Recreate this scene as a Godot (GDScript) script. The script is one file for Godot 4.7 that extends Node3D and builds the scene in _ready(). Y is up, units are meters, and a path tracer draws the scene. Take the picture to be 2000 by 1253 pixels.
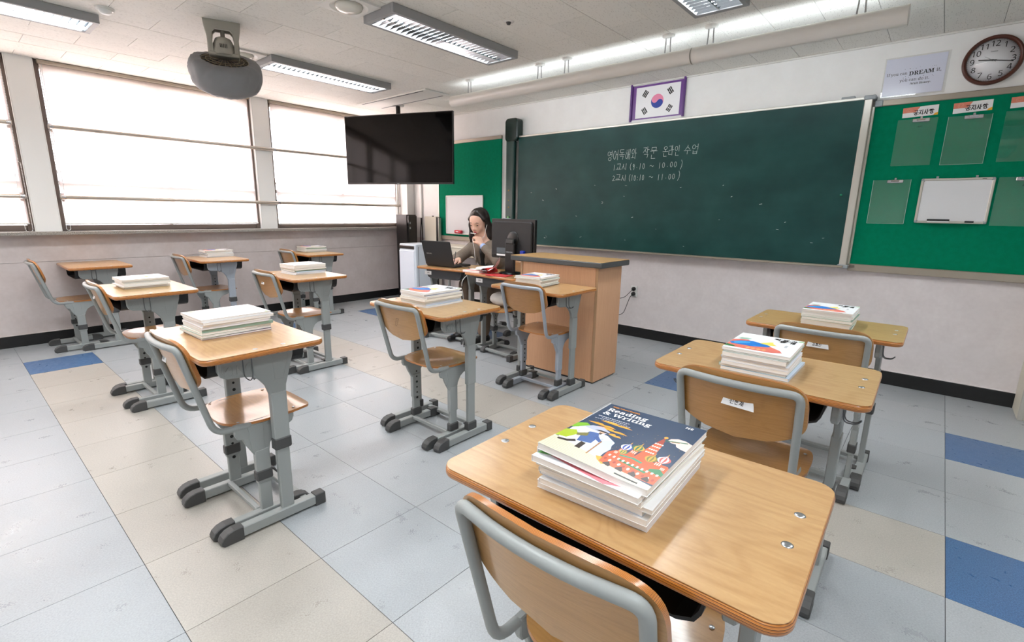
extends Node3D
# Classroom seen from the back right: blackboard wall at z = 0, window wall at x = 0, metres.

const CEIL := 2.555
var M := {}
var cache := {}
var used := {}
var rng := RandomNumberGenerator.new()


func _ready() -> void:
	rng.seed = 7
	setup_view()
	make_materials()
	build_floor()
	build_ceiling()
	build_walls()
	build_windows()
	build_boards()
	build_lamps()
	build_seats()
	build_teacher_area()
	build_person()
	build_ceiling_things()
	build_wall_things()
	build_books()


func setup_view() -> void:
	var cam := Camera3D.new()
	cam.name = "camera"
	cam.transform = Transform3D(Basis(Vector3(0.757165, 0.016330, -0.653019), Vector3(-0.152955, 0.976328, -0.152934), Vector3(0.635063, 0.215679, 0.741739)), Vector3(6.3059, 1.29345, 4.80915))
	cam.fov = 66.2513
	cam.near = 0.05
	cam.far = 200.0
	add_child(cam)
	cam.current = true
	var e := Environment.new()
	e.background_mode = Environment.BG_SKY
	var sm := ProceduralSkyMaterial.new()
	sm.sky_top_color = Color(0.72, 0.80, 0.92)
	sm.sky_horizon_color = Color(0.93, 0.94, 0.96)
	sm.ground_horizon_color = Color(0.72, 0.70, 0.66)
	sm.ground_bottom_color = Color(0.42, 0.40, 0.37)
	sm.sky_energy_multiplier = 3.6
	sm.ground_energy_multiplier = 3.1
	var sky := Sky.new()
	sky.sky_material = sm
	e.sky = sky
	e.tonemap_mode = Environment.TONE_MAPPER_LINEAR
	e.tonemap_exposure = 1.0
	e.sdfgi_enabled = true
	e.ssao_enabled = true
	e.ssil_enabled = true
	var we := WorldEnvironment.new()
	we.name = "world"
	we.environment = e
	add_child(we)
	var sun := DirectionalLight3D.new()
	sun.name = "sun"
	sun.light_energy = 9.5
	sun.light_color = Color(1.0, 0.955, 0.91)
	sun.light_angular_distance = 0.55
	sun.shadow_enabled = true
	sun.look_at_from_position(Vector3.ZERO, Vector3(1.0, -0.56, -0.25), Vector3.UP)
	add_child(sun)


# ---------------------------------------------------------------- nodes
func numbered(called: String) -> String:
	if not used.has(called):
		used[called] = 0
		return called
	used[called] += 1
	return "%s_%03d" % [called, used[called]]


func tag(o: Node3D, label: String, category: String, group := "") -> Node3D:
	o.set_meta("label", label)
	o.set_meta("category", category)
	if group != "":
		o.set_meta("group", group)
	return o


func thing(called: String, label: String, category: String, at := Vector3.ZERO, turn := 0.0, group := "") -> Node3D:
	var o := Node3D.new()
	o.name = numbered(called)
	add_child(o)
	o.position = at
	o.rotation.y = turn
	tag(o, label, category, group)
	return o


func struct(called: String) -> Node3D:
	var o := Node3D.new()
	o.name = numbered(called)
	o.set_meta("kind", "structure")
	add_child(o)
	return o


func part(parent: Node3D, called: String, mesh: Mesh, m: Material, at := Vector3.ZERO, rot := Vector3.ZERO) -> MeshInstance3D:
	var o := MeshInstance3D.new()
	o.name = called
	o.mesh = mesh
	o.material_override = m
	o.position = at
	o.rotation = rot
	parent.add_child(o, true)
	return o


func lone(called: String, mesh: Mesh, m: Material, at: Vector3, label: String, category: String, group := "", turn := 0.0) -> MeshInstance3D:
	var o := MeshInstance3D.new()
	o.name = numbered(called)
	o.mesh = mesh
	o.material_override = m
	o.position = at
	o.rotation.y = turn
	add_child(o)
	tag(o, label, category, group)
	return o


# ---------------------------------------------------------------- shapes
func S() -> SurfaceTool:
	var st := SurfaceTool.new()
	st.begin(Mesh.PRIMITIVE_TRIANGLES)
	return st


func fin(st: SurfaceTool) -> ArrayMesh:
	st.generate_normals()
	st.index()
	return st.commit()


func tri(st: SurfaceTool, a: Vector3, b: Vector3, c: Vector3) -> void:  # anticlockwise from outside
	st.add_vertex(a)
	st.add_vertex(c)
	st.add_vertex(b)


func triuv(st: SurfaceTool, a: Vector3, b: Vector3, c: Vector3, ua: Vector2, ub: Vector2, uc: Vector2) -> void:
	st.set_uv(ua)
	st.add_vertex(a)
	st.set_uv(uc)
	st.add_vertex(c)
	st.set_uv(ub)
	st.add_vertex(b)


func poly(st: SurfaceTool, p: Array, out: Vector3) -> void:
	var n: Vector3 = (p[1] - p[0]).cross(p[2] - p[0])
	var q := p
	if n.dot(out) < 0.0:
		q = p.duplicate()
		q.reverse()
	for i in range(1, q.size() - 1):
		tri(st, q[0], q[i], q[i + 1])


func box(st: SurfaceTool, c: Vector3, s: Vector3, ch := 0.0, b := Basis.IDENTITY) -> void:
	st.set_smooth_group(-1)
	var h := s * 0.5
	ch = minf(ch, minf(h.x, minf(h.y, h.z)) * 0.95)
	var f := func(sx: float, sy: float, sz: float, ax: int) -> Vector3:
		var v := Vector3(sx * (h.x - (0.0 if ax == 0 else ch)), sy * (h.y - (0.0 if ax == 1 else ch)), sz * (h.z - (0.0 if ax == 2 else ch)))
		return c + b * v
	for s1 in [-1.0, 1.0]:
		poly(st, [f.call(s1, -1, -1, 0), f.call(s1, 1, -1, 0), f.call(s1, 1, 1, 0), f.call(s1, -1, 1, 0)], b.x * s1)
		poly(st, [f.call(-1, s1, -1, 1), f.call(1, s1, -1, 1), f.call(1, s1, 1, 1), f.call(-1, s1, 1, 1)], b.y * s1)
		poly(st, [f.call(-1, -1, s1, 2), f.call(1, -1, s1, 2), f.call(1, 1, s1, 2), f.call(-1, 1, s1, 2)], b.z * s1)
	if ch <= 0.0:
		return
	for a in [-1.0, 1.0]:
		for d in [-1.0, 1.0]:
			poly(st, [f.call(-1, a, d, 1), f.call(1, a, d, 1), f.call(1, a, d, 2), f.call(-1, a, d, 2)], b * Vector3(0, a, d))
			poly(st, [f.call(a, -1, d, 0), f.call(a, 1, d, 0), f.call(a, 1, d, 2), f.call(a, -1, d, 2)], b * Vector3(a, 0, d))
			poly(st, [f.call(a, d, -1, 0), f.call(a, d, 1, 0), f.call(a, d, 1, 1), f.call(a, d, -1, 1)], b * Vector3(a, d, 0))
			for g in [-1.0, 1.0]:
				poly(st, [f.call(a, d, g, 0), f.call(a, d, g, 1), f.call(a, d, g, 2)], b * Vector3(a, d, g))


func boxm(s: Vector3, ch := 0.0, at := Vector3.ZERO) -> ArrayMesh:
	var key := "box%s%s%s" % [s, ch, at]
	if not cache.has(key):
		var st := S()
		box(st, at, s, ch)
		cache[key] = fin(st)
	return cache[key]


func tube(st: SurfaceTool, pts: Array, r: float, seg := 8, closed := false, r2 := -1.0) -> void:
	st.set_smooth_group(1)
	var n := pts.size()
	var rings := []
	var up := Vector3.UP
	var t0: Vector3 = (pts[1] - pts[0]).normalized()
	if absf(t0.dot(up)) > 0.95:
		up = Vector3.RIGHT
	var u := t0.cross(up).normalized()
	for i in n:
		var a: Vector3 = pts[i - 1] if i > 0 else (pts[n - 1] if closed else pts[0])
		var b: Vector3 = pts[i + 1] if i < n - 1 else (pts[0] if closed else pts[n - 1])
		var t := (b - a).normalized()
		u = (u - t * u.dot(t)).normalized()
		var w := t.cross(u)
		var rr := r if r2 < 0.0 else lerpf(r, r2, float(i) / (n - 1))
		var ring := []
		for k in seg:
			var an := TAU * k / seg
			ring.append(pts[i] + (u * cos(an) + w * sin(an)) * rr)
		rings.append(ring)
	var last := n if closed else n - 1
	for i in last:
		var j := (i + 1) % n
		for k in seg:
			var k2 := (k + 1) % seg
			var mid: Vector3 = (rings[i][k] + rings[j][k2]) * 0.5 - (pts[i] + pts[j]) * 0.5
			poly(st, [rings[i][k], rings[i][k2], rings[j][k2], rings[j][k]], mid)
	if not closed:
		st.set_smooth_group(-1)
		poly(st, rings[0], pts[0] - pts[1])
		poly(st, rings[n - 1], pts[n - 1] - pts[n - 2])


func arc(c: Vector3, a: Vector3, b: Vector3, n: int, from := 0.0, to := PI / 2) -> Array:
	var o := []
	for i in n + 1:
		var t := lerpf(from, to, float(i) / n)
		o.append(c + a * cos(t) + b * sin(t))
	return o


func fillet(pts: Array, r: float, n := 5) -> Array:  # rounds the corners of a path
	var o := [pts[0]]
	for i in range(1, pts.size() - 1):
		var p: Vector3 = pts[i]
		var d1: Vector3 = (pts[i - 1] - p)
		var d2: Vector3 = (pts[i + 1] - p)
		var rr := minf(r, minf(d1.length(), d2.length()) * 0.48)
		var a := p + d1.normalized() * rr
		var b := p + d2.normalized() * rr
		for k in n + 1:
			var t := float(k) / n
			o.append(a.lerp(p, t).lerp(p.lerp(b, t), t))
	o.append(pts[pts.size() - 1])
	return o


func lathe(st: SurfaceTool, prof: Array, seg: int, xf := Transform3D.IDENTITY, smooth := true) -> void:
	st.set_smooth_group(1 if smooth else -1)
	for i in prof.size() - 1:
		var p: Vector2 = prof[i]
		var q: Vector2 = prof[i + 1]
		for k in seg:
			var a := TAU * k / seg
			var b := TAU * (k + 1) / seg
			var v := [Vector3(p.x * cos(a), p.y, -p.x * sin(a)), Vector3(p.x * cos(b), p.y, -p.x * sin(b)), Vector3(q.x * cos(b), q.y, -q.x * sin(b)), Vector3(q.x * cos(a), q.y, -q.x * sin(a))]
			for m in 4:
				v[m] = xf * v[m]
			if p.x > 1e-6:
				tri(st, v[0], v[1], v[2])
			if q.x > 1e-6:
				tri(st, v[0], v[2], v[3])


func inset(p: PackedVector2Array, d: float) -> PackedVector2Array:
	var o := PackedVector2Array()
	var n := p.size()
	for i in n:
		var e1 := (p[i] - p[(i + n - 1) % n]).normalized()
		var e2 := (p[(i + 1) % n] - p[i]).normalized()
		var n1 := Vector2(-e1.y, e1.x)
		var n2 := Vector2(-e2.y, e2.x)
		var m := (n1 + n2)
		m = m / maxf(m.length_squared() * 0.5, 0.3)
		o.append(p[i] + m * d)
	return o


# polygon in the xy plane (anticlockwise), from z0 to z1, then moved by xf
func prism(st: SurfaceTool, p: PackedVector2Array, z0: float, z1: float, xf := Transform3D.IDENTITY, bevel := 0.0, smooth := false) -> void:
	if Geometry2D.is_polygon_clockwise(p):
		p = p.duplicate()
		p.reverse()
	var rings := []
	if bevel > 0.0:
		var q := inset(p, bevel)
		rings = [[q, z0], [p, z0 + bevel], [p, z1 - bevel], [q, z1]]
	else:
		rings = [[p, z0], [p, z1]]
	var n := p.size()
	var flip := xf.basis.determinant() < 0.0
	st.set_smooth_group(1 if smooth else -1)
	for k in rings.size() - 1:
		for i in n:
			var j := (i + 1) % n
			var a: Vector2 = rings[k][0][i]
			var b: Vector2 = rings[k][0][j]
			var c: Vector2 = rings[k + 1][0][j]
			var d: Vector2 = rings[k + 1][0][i]
			var va := xf * Vector3(a.x, a.y, rings[k][1])
			var vb := xf * Vector3(b.x, b.y, rings[k][1])
			var vc := xf * Vector3(c.x, c.y, rings[k + 1][1])
			var vd := xf * Vector3(d.x, d.y, rings[k + 1][1])
			if flip:
				tri(st, va, vc, vb)
				tri(st, va, vd, vc)
			else:
				tri(st, va, vb, vc)
				tri(st, va, vc, vd)
	st.set_smooth_group(-1)
	for e in [0, rings.size() - 1]:
		var q: PackedVector2Array = rings[e][0]
		var t := Geometry2D.triangulate_polygon(q)
		var z: float = rings[e][1]
		for i in range(0, t.size(), 3):
			var a := q[t[i]]
			var b := q[t[i + 1]]
			var c := q[t[i + 2]]
			poly(st, [xf * Vector3(a.x, a.y, z), xf * Vector3(b.x, b.y, z), xf * Vector3(c.x, c.y, z)], xf.basis * Vector3(0, 0, -1 if e == 0 else 1))


func rrect(w: float, h: float, r: float, n := 5, c := Vector2.ZERO) -> PackedVector2Array:
	var o := PackedVector2Array()
	var q := [Vector2(w / 2 - r, h / 2 - r), Vector2(-w / 2 + r, h / 2 - r), Vector2(-w / 2 + r, -h / 2 + r), Vector2(w / 2 - r, -h / 2 + r)]
	for k in 4:
		for i in n + 1:
			var a := PI / 2 * (k + float(i) / n)
			o.append(c + q[k] + Vector2(cos(a), sin(a)) * r)
	return o


# curved sheet: outline scaled towards its middle in rings; f gives the upper face, nrm the thickness direction
func shell(st: SurfaceTool, outline: PackedVector2Array, rings: int, f: Callable, nrm: Vector3, th: float, rim: SurfaceTool = null) -> void:
	var c := Vector2.ZERO
	for p in outline:
		c += p
	c /= outline.size()
	var n := outline.size()
	for side in 2:
		st.set_smooth_group(2 + side)
		var off := nrm * (0.0 if side == 0 else -th)
		var out := nrm if side == 0 else -nrm
		for k in rings:
			for i in n:
				var j := (i + 1) % n
				var a0 := c + (outline[i] - c) * (float(k) / rings)
				var a1 := c + (outline[i] - c) * (float(k + 1) / rings)
				var b0 := c + (outline[j] - c) * (float(k) / rings)
				var b1 := c + (outline[j] - c) * (float(k + 1) / rings)
				if k == 0:
					poly(st, [f.call(a0) + off, f.call(a1) + off, f.call(b1) + off], out)
				else:
					poly(st, [f.call(a0) + off, f.call(a1) + off, f.call(b1) + off, f.call(b0) + off], out)
	if rim == null:
		rim = st
	rim.set_smooth_group(5)
	var cc: Vector3 = f.call(c)
	for i in n:
		var j := (i + 1) % n
		var a: Vector3 = f.call(outline[i])
		var b: Vector3 = f.call(outline[j])
		poly(rim, [a, b, b - nrm * th, a - nrm * th], (a + b) * 0.5 - cc)


func quad_mesh(a: Vector3, b: Vector3, c: Vector3, d: Vector3) -> ArrayMesh:  # anticlockwise, uv 0..1 with v down
	var st := S()
	st.set_smooth_group(-1)
	triuv(st, a, b, c, Vector2(0, 1), Vector2(1, 1), Vector2(1, 0))
	triuv(st, a, c, d, Vector2(0, 1), Vector2(1, 0), Vector2(0, 0))
	return fin(st)


# a thin printed slab lying in xy: the front face carries the picture, the rest is its own colour
func slab_print(parent: Node3D, called: String, w: float, h: float, th: float, face: Material, body: Material, at: Vector3, rot := Vector3.ZERO) -> Node3D:
	var o := part(parent, called, boxm(Vector3(w, h, th), 0.0, Vector3(0, 0, th / 2)), body, at, rot)
	part(o, "print", quad_mesh(Vector3(-w / 2, -h / 2, th + 0.0004), Vector3(w / 2, -h / 2, th + 0.0004), Vector3(w / 2, h / 2, th + 0.0004), Vector3(-w / 2, h / 2, th + 0.0004)), face)
	return o


# ---------------------------------------------------------------- strokes
const CONS := "ㄱㄲㄴㄷㄸㄹㅁㅂㅃㅅㅆㅇㅈㅉㅊㅋㅌㅍㅎ"
const VOW := "ㅏㅐㅑㅒㅓㅔㅕㅖㅗㅘㅙㅚㅛㅜㅝㅞㅟㅠㅡㅢㅣ"
const FIN := ["", "ㄱ", "ㄲ", "ㄳ", "ㄴ", "ㄵ", "ㄶ", "ㄷ", "ㄹ", "ㄺ", "ㄻ", "ㄼ", "ㄽ", "ㄾ", "ㄿ", "ㅀ", "ㅁ", "ㅂ", "ㅄ", "ㅅ", "ㅆ", "ㅇ", "ㅈ", "ㅊ", "ㅋ", "ㅌ", "ㅍ", "ㅎ"]


func ring2(c: Vector2, rx: float, ry: float, n := 12) -> Array:
	var o := []
	for i in n + 1:
		var a := TAU * i / n + 0.6
		o.append(c + Vector2(cos(a) * rx, sin(a) * ry))
	return o


func jamo(j: String) -> Array:
	var v := func(a: Array) -> Array:
		var o := []
		for i in range(0, a.size(), 2):
			o.append(Vector2(a[i], a[i + 1]))
		return o
	match j:
		"ㄱ": return [v.call([0, 0, 1, 0, 0.85, 1])]
		"ㄴ": return [v.call([0, 0, 0, 1, 1, 1])]
		"ㄷ": return [v.call([1, 0, 0, 0, 0, 1, 1, 1])]
		"ㄹ": return [v.call([0, 0, 1, 0, 1, 0.5, 0, 0.5, 0, 1, 1, 1])]
		"ㅁ": return [v.call([0, 0, 1, 0, 1, 1, 0, 1, 0, 0])]
		"ㅂ": return [v.call([0, 0, 0, 1, 1, 1, 1, 0]), v.call([0, 0.45, 1, 0.45])]
		"ㅅ": return [v.call([0.5, 0, 0.45, 0.35, 0, 1]), v.call([0.47, 0.35, 1, 1])]
		"ㅇ": return [ring2(Vector2(0.5, 0.5), 0.48, 0.5)]
		"ㅈ": return [v.call([0, 0, 1, 0, 0.5, 0.5, 0, 1]), v.call([0.5, 0.5, 1, 1])]
		"ㅊ": return [v.call([0.35, -0.05, 0.65, -0.05]), v.call([0, 0.2, 1, 0.2, 0.5, 0.6, 0, 1]), v.call([0.5, 0.6, 1, 1])]
		"ㅌ": return [v.call([1, 0, 0, 0, 0, 1, 1, 1]), v.call([0, 0.5, 0.9, 0.5])]
		"ㅎ": return [v.call([0.35, 0, 0.65, 0]), v.call([0, 0.22, 1, 0.22]), ring2(Vector2(0.5, 0.68), 0.38, 0.32)]
		"ㅏ": return [v.call([0.3, 0, 0.3, 1]), v.call([0.3, 0.45, 1, 0.45])]
		"ㅐ": return [v.call([0.15, 0, 0.15, 1]), v.call([0.85, 0, 0.85, 1]), v.call([0.15, 0.5, 0.85, 0.5])]
		"ㅓ": return [v.call([0.8, 0, 0.8, 1]), v.call([0, 0.45, 0.8, 0.45])]
		"ㅕ": return [v.call([0.8, 0, 0.8, 1]), v.call([0, 0.3, 0.8, 0.3]), v.call([0, 0.6, 0.8, 0.6])]
		"ㅖ": return [v.call([0.5, 0, 0.5, 1]), v.call([0.95, 0, 0.95, 1]), v.call([0, 0.3, 0.5, 0.3]), v.call([0, 0.6, 0.5, 0.6])]
		"ㅣ": return [v.call([0.6, 0, 0.6, 1])]
		"ㅗ": return [v.call([0, 1, 1, 1]), v.call([0.5, 0.1, 0.5, 1])]
		"ㅛ": return [v.call([0, 1, 1, 1]), v.call([0.32, 0.1, 0.32, 1]), v.call([0.68, 0.1, 0.68, 1])]
		"ㅜ": return [v.call([0, 0.1, 1, 0.1]), v.call([0.5, 0.1, 0.5, 1])]
		"ㅠ": return [v.call([0, 0.1, 1, 0.1]), v.call([0.32, 0.1, 0.32, 1]), v.call([0.68, 0.1, 0.68, 1])]
		"ㅡ": return [v.call([0, 0.5, 1, 0.5])]
	return []


func put_box(strokes: Array, x: float, y: float, w: float, h: float) -> Array:
	var o := []
	for s in strokes:
		var q := []
		for p in s:
			q.append(Vector2(x + p.x * w, y + p.y * h))
		o.append(q)
	return o


func syllable(ch: String) -> Array:  # polylines in the unit square, y down
	var c := ch.unicode_at(0) - 0xAC00
	if c < 0 or c > 11171:
		return latin(ch)
	var l := CONS[c / 588]
	var v := VOW[(c % 588) / 28]
	var f: String = FIN[c % 28]
	var o := []
	var bot := 0.55 if f != "" else 0.95
	if v in "ㅏㅐㅑㅓㅔㅕㅖㅣ":
		o += put_box(jamo(l), 0.05, 0.08, 0.48, bot - 0.13)
		o += put_box(jamo(v), 0.55, 0.0, 0.38, bot + 0.03)
	elif v == "ㅘ":
		o += put_box(jamo(l), 0.08, 0.04, 0.44, bot * 0.5)
		o += put_box(jamo("ㅗ"), 0.0, bot * 0.6, 0.6, bot * 0.3)
		o += put_box(jamo("ㅏ"), 0.62, 0.0, 0.33, bot + 0.02)
	elif v in "ㅜㅠ":
		o += put_box(jamo(l), 0.18, 0.02, 0.64, bot * 0.46)
		o += put_box(jamo(v), 0.0, bot * 0.56, 1.0, bot * 0.44)
	else:
		o += put_box(jamo(l), 0.18, 0.02, 0.64, bot * 0.5)
		o += put_box(jamo(v), 0.0, bot * 0.55, 1.0, bot * 0.36)
	if f != "":
		o += put_box(jamo(f), 0.22, 0.66, 0.56, 0.32)
	return o


func latin(ch: String) -> Array:
	var v := func(a: Array) -> Array:
		var q := []
		for i in range(0, a.size(), 2):
			q.append(Vector2(a[i], a[i + 1]))
		return q
	match ch:
		"0": return [ring2(Vector2(0.5, 0.55), 0.3, 0.38)]
		"1": return [v.call([0.5, 0.12, 0.45, 0.98])]
		"2": return [v.call([0.2, 0.3, 0.45, 0.15, 0.75, 0.32, 0.6, 0.6, 0.15, 0.95, 0.85, 0.92])]
		"9": return [v.call([0.75, 0.35, 0.5, 0.15, 0.25, 0.35, 0.45, 0.55, 0.72, 0.38, 0.7, 0.7, 0.6, 1.0])]
		"(": return [v.call([0.75, 0.0, 0.5, 0.3, 0.48, 0.7, 0.78, 1.05])]
		")": return [v.call([0.4, -0.05, 0.65, 0.25, 0.6, 0.7, 0.25, 1.1])]
		"~": return [v.call([0.1, 0.55, 0.3, 0.42, 0.55, 0.55, 0.8, 0.65, 1.0, 0.5])]
		":": return [v.call([0.5, 0.4, 0.5, 0.46]), v.call([0.5, 0.8, 0.5, 0.86])]
		".": return [v.call([0.5, 0.7, 0.52, 0.76])]
	return []


# lays strokes flat in xy, at z: origin top left, size of one letter, ribbons of width w
func ribbons(st: SurfaceTool, strokes: Array, o: Vector3, size: Vector2, w: float, slant := 0.0) -> void:
	st.set_smooth_group(-1)
	for s in strokes:
		var q := []
		for p in s:
			q.append(o + Vector3((p.x - slant * p.y) * size.x, -p.y * size.y, 0))
		for i in q.size() - 1:
			var d: Vector3 = q[i + 1] - q[i]
			if d.length() < 1e-5:
				continue
			d = d.normalized()
			var nn := Vector3(-d.y, d.x, 0) * w * 0.5
			var e := d * w * 0.35
			poly(st, [q[i] - nn - e, q[i + 1] - nn + e, q[i + 1] + nn + e, q[i] + nn - e], Vector3(0, 0, 1))


func write_line(st: SurfaceTool, text: String, o: Vector3, size: Vector2, w: float, gap := 0.12, narrow := 0.5, rise := 0.0, jitter := 0.0) -> float:
	var x := 0.0
	for i in text.length():
		var ch := text[i]
		if ch == " ":
			x += size.x * 0.5
			continue
		var hangul := ch.unicode_at(0) >= 0xAC00
		var sx := size.x if hangul else size.x * narrow
		var jy := rng.randf_range(-jitter, jitter) * size.y
		ribbons(st, syllable(ch), o + Vector3(x, rise * x + jy, 0), Vector2(sx, size.y), w)
		x += sx * (1.0 + gap)
	return x


func text_mesh(t: String, h: float, depth: float, font := "Droid Sans", bold := false) -> TextMesh:
	var tm := TextMesh.new()
	var f := SystemFont.new()
	f.font_names = PackedStringArray([font])
	if bold:
		f.font_weight = 700
	tm.font = f
	tm.text = t
	tm.font_size = 48
	tm.pixel_size = h / 34.0
	tm.depth = depth
	tm.curve_step = 2.0
	return tm


func text_fit(t: String, width: float, depth: float, font := "Droid Sans", bold := false) -> TextMesh:  # left aligned, scaled to a width
	var tm := text_mesh(t, 0.034, depth, font, bold)
	tm.horizontal_alignment = HORIZONTAL_ALIGNMENT_LEFT
	var w := maxf(tm.get_aabb().size.x, 1e-4)
	tm.pixel_size *= width / w
	return tm


# hand lettering fitted between x0 and x1, one part for each letter
func letters(parent: Node3D, called: String, m: Material, text: String, x0: float, x1: float, y: float, h: float, w: float, z: float, narrow := 0.55, jitter := 0.0) -> void:
	var total := 0.0
	for ch in text:
		total += 0.5 if ch == " " else ((1.0 if ch.unicode_at(0) >= 0xAC00 else narrow) * 1.12)
	total -= 0.12
	var k := (x1 - x0) / total
	var x := x0
	for ch in text:
		if ch == " ":
			x += 0.5 * k
			continue
		var sx := (1.0 if ch.unicode_at(0) >= 0xAC00 else narrow) * k
		var st := S()
		ribbons(st, syllable(ch), Vector3.ZERO, Vector2(sx, h), w, 0.06)
		part(parent, called, fin(st), m, Vector3(x, y + rng.randf_range(-jitter, jitter) * h, z))
		x += sx * 1.12


# ---------------------------------------------------------------- textures and materials
func noise(freq: float, octaves: int, sd: int, kind := FastNoiseLite.TYPE_SIMPLEX_SMOOTH) -> FastNoiseLite:
	var n := FastNoiseLite.new()
	n.noise_type = kind
	n.frequency = freq
	n.fractal_octaves = octaves
	n.seed = sd
	return n


func grey(w: int, h: int, freq: float, octaves: int, sd: int) -> PackedByteArray:
	var im := noise(freq, octaves, sd).get_seamless_image(w, h)
	im.convert(Image.FORMAT_L8)
	return im.get_data()


func stretched(w: int, h: int, sw: int, sh: int, freq: float, octaves: int, sd: int) -> PackedByteArray:
	var im := noise(freq, octaves, sd).get_seamless_image(sw, sh)
	im.convert(Image.FORMAT_L8)
	im.resize(w, h, Image.INTERPOLATE_CUBIC)
	return im.get_data()


func tex_from(w: int, h: int, d: PackedByteArray) -> ImageTexture:
	return ImageTexture.create_from_image(Image.create_from_data(w, h, false, Image.FORMAT_RGB8, d))


func wood_tex(light: Color, dark: Color, sd: int, rings: float, w := 1024, h := 512) -> ImageTexture:
	var a := stretched(w, h, 24, h, 0.12, 3, sd)
	var b := stretched(w, h, 48, 128, 0.03, 2, sd + 1)
	var f := stretched(w, h, 160, h, 0.4, 2, sd + 2)
	var o := PackedByteArray()
	o.resize(w * h * 3)
	for y in h:
		var vy := float(y) / h
		for x in w:
			var i := y * w + x
			var nb := b[i] / 255.0
			var s := 0.5 + 0.5 * sin((vy * 15.0 + nb * 5.0) * TAU)
			s = s * s * s
			var t := clampf(0.42 * a[i] / 255.0 + rings * s + 0.22 * f[i] / 255.0 - 0.08, 0.0, 1.0)
			o[i * 3] = int(255.0 * lerpf(light.r, dark.r, t))
			o[i * 3 + 1] = int(255.0 * lerpf(light.g, dark.g, t))
			o[i * 3 + 2] = int(255.0 * lerpf(light.b, dark.b, t))
	return tex_from(w, h, o)


func mix_tex(w: int, h: int, c: Array, na: PackedByteArray, nb: PackedByteArray, ka: float, kb: float) -> ImageTexture:
	var o := PackedByteArray()
	o.resize(w * h * 3)
	var c0: Color = c[0]
	var c1: Color = c[1]
	for i in w * h:
		var t := clampf(0.5 + ka * (na[i] / 255.0 - 0.5) + kb * (nb[i] / 255.0 - 0.5), 0.0, 1.0)
		o[i * 3] = int(255.0 * lerpf(c0.r, c1.r, t))
		o[i * 3 + 1] = int(255.0 * lerpf(c0.g, c1.g, t))
		o[i * 3 + 2] = int(255.0 * lerpf(c0.b, c1.b, t))
	return tex_from(w, h, o)


func mat(c: Color, rough := 0.6, metal := 0.0, spec := 0.5) -> StandardMaterial3D:
	var m := StandardMaterial3D.new()
	m.albedo_color = c
	m.roughness = rough
	m.metallic = metal
	m.metallic_specular = spec
	return m


func triplanar(m: StandardMaterial3D, t: Texture2D, metres: Vector2, world := false, offset := Vector3.ZERO) -> StandardMaterial3D:
	m.albedo_texture = t
	m.uv1_triplanar = true
	m.uv1_world_triplanar = world
	m.uv1_triplanar_sharpness = 8.0
	m.uv1_scale = Vector3(1.0 / metres.x, 1.0 / metres.y, 1.0 / metres.x)
	m.uv1_offset = offset
	return m


func glow(c: Color, e: float) -> StandardMaterial3D:
	var m := mat(c, 0.5)
	m.emission_enabled = true
	m.emission = c
	m.emission_energy_multiplier = e
	return m


func pane(c: Color, a: float) -> StandardMaterial3D:
	var m := mat(Color(c.r, c.g, c.b, a), 0.03)
	m.transparency = BaseMaterial3D.TRANSPARENCY_ALPHA
	return m


func printed(t: Texture2D, rough := 0.35) -> StandardMaterial3D:
	var m := mat(Color.WHITE, rough)
	m.albedo_texture = t
	m.texture_repeat = false
	return m


func tinted(m: StandardMaterial3D, c: Color, offset := Vector3.ZERO) -> StandardMaterial3D:
	var q: StandardMaterial3D = m.duplicate()
	q.albedo_color = c
	q.uv1_offset = offset
	return q


func dash_tex() -> ImageTexture:  # mineral fibre ceiling board with short pressed dashes and pin holes
	var w := 512
	var im := Image.create(w, w, false, Image.FORMAT_RGB8)
	im.fill(Color(0.97, 0.97, 0.96))
	var r := RandomNumberGenerator.new()
	r.seed = 31
	for i in 620:
		var x := r.randi() % w
		var y := r.randi() % w
		var k := r.randf_range(0.66, 0.82)
		var n := r.randi_range(5, 14)
		var sl := r.randf_range(-0.25, 0.25)
		for j in n:
			im.set_pixel(posmod(x + int(j * sl), w), (y + j) % w, Color(k, k * 0.99, k * 0.97))
			if j > 1 and j < n - 1:
				im.set_pixel(posmod(x + 1 + int(j * sl), w), (y + j) % w, Color(0.9, 0.9, 0.88))
	for i in 60:
		var k := r.randf_range(0.6, 0.8)
		im.set_pixel(r.randi() % w, r.randi() % w, Color(k, k, k * 0.97))
	return ImageTexture.create_from_image(im)


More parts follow.
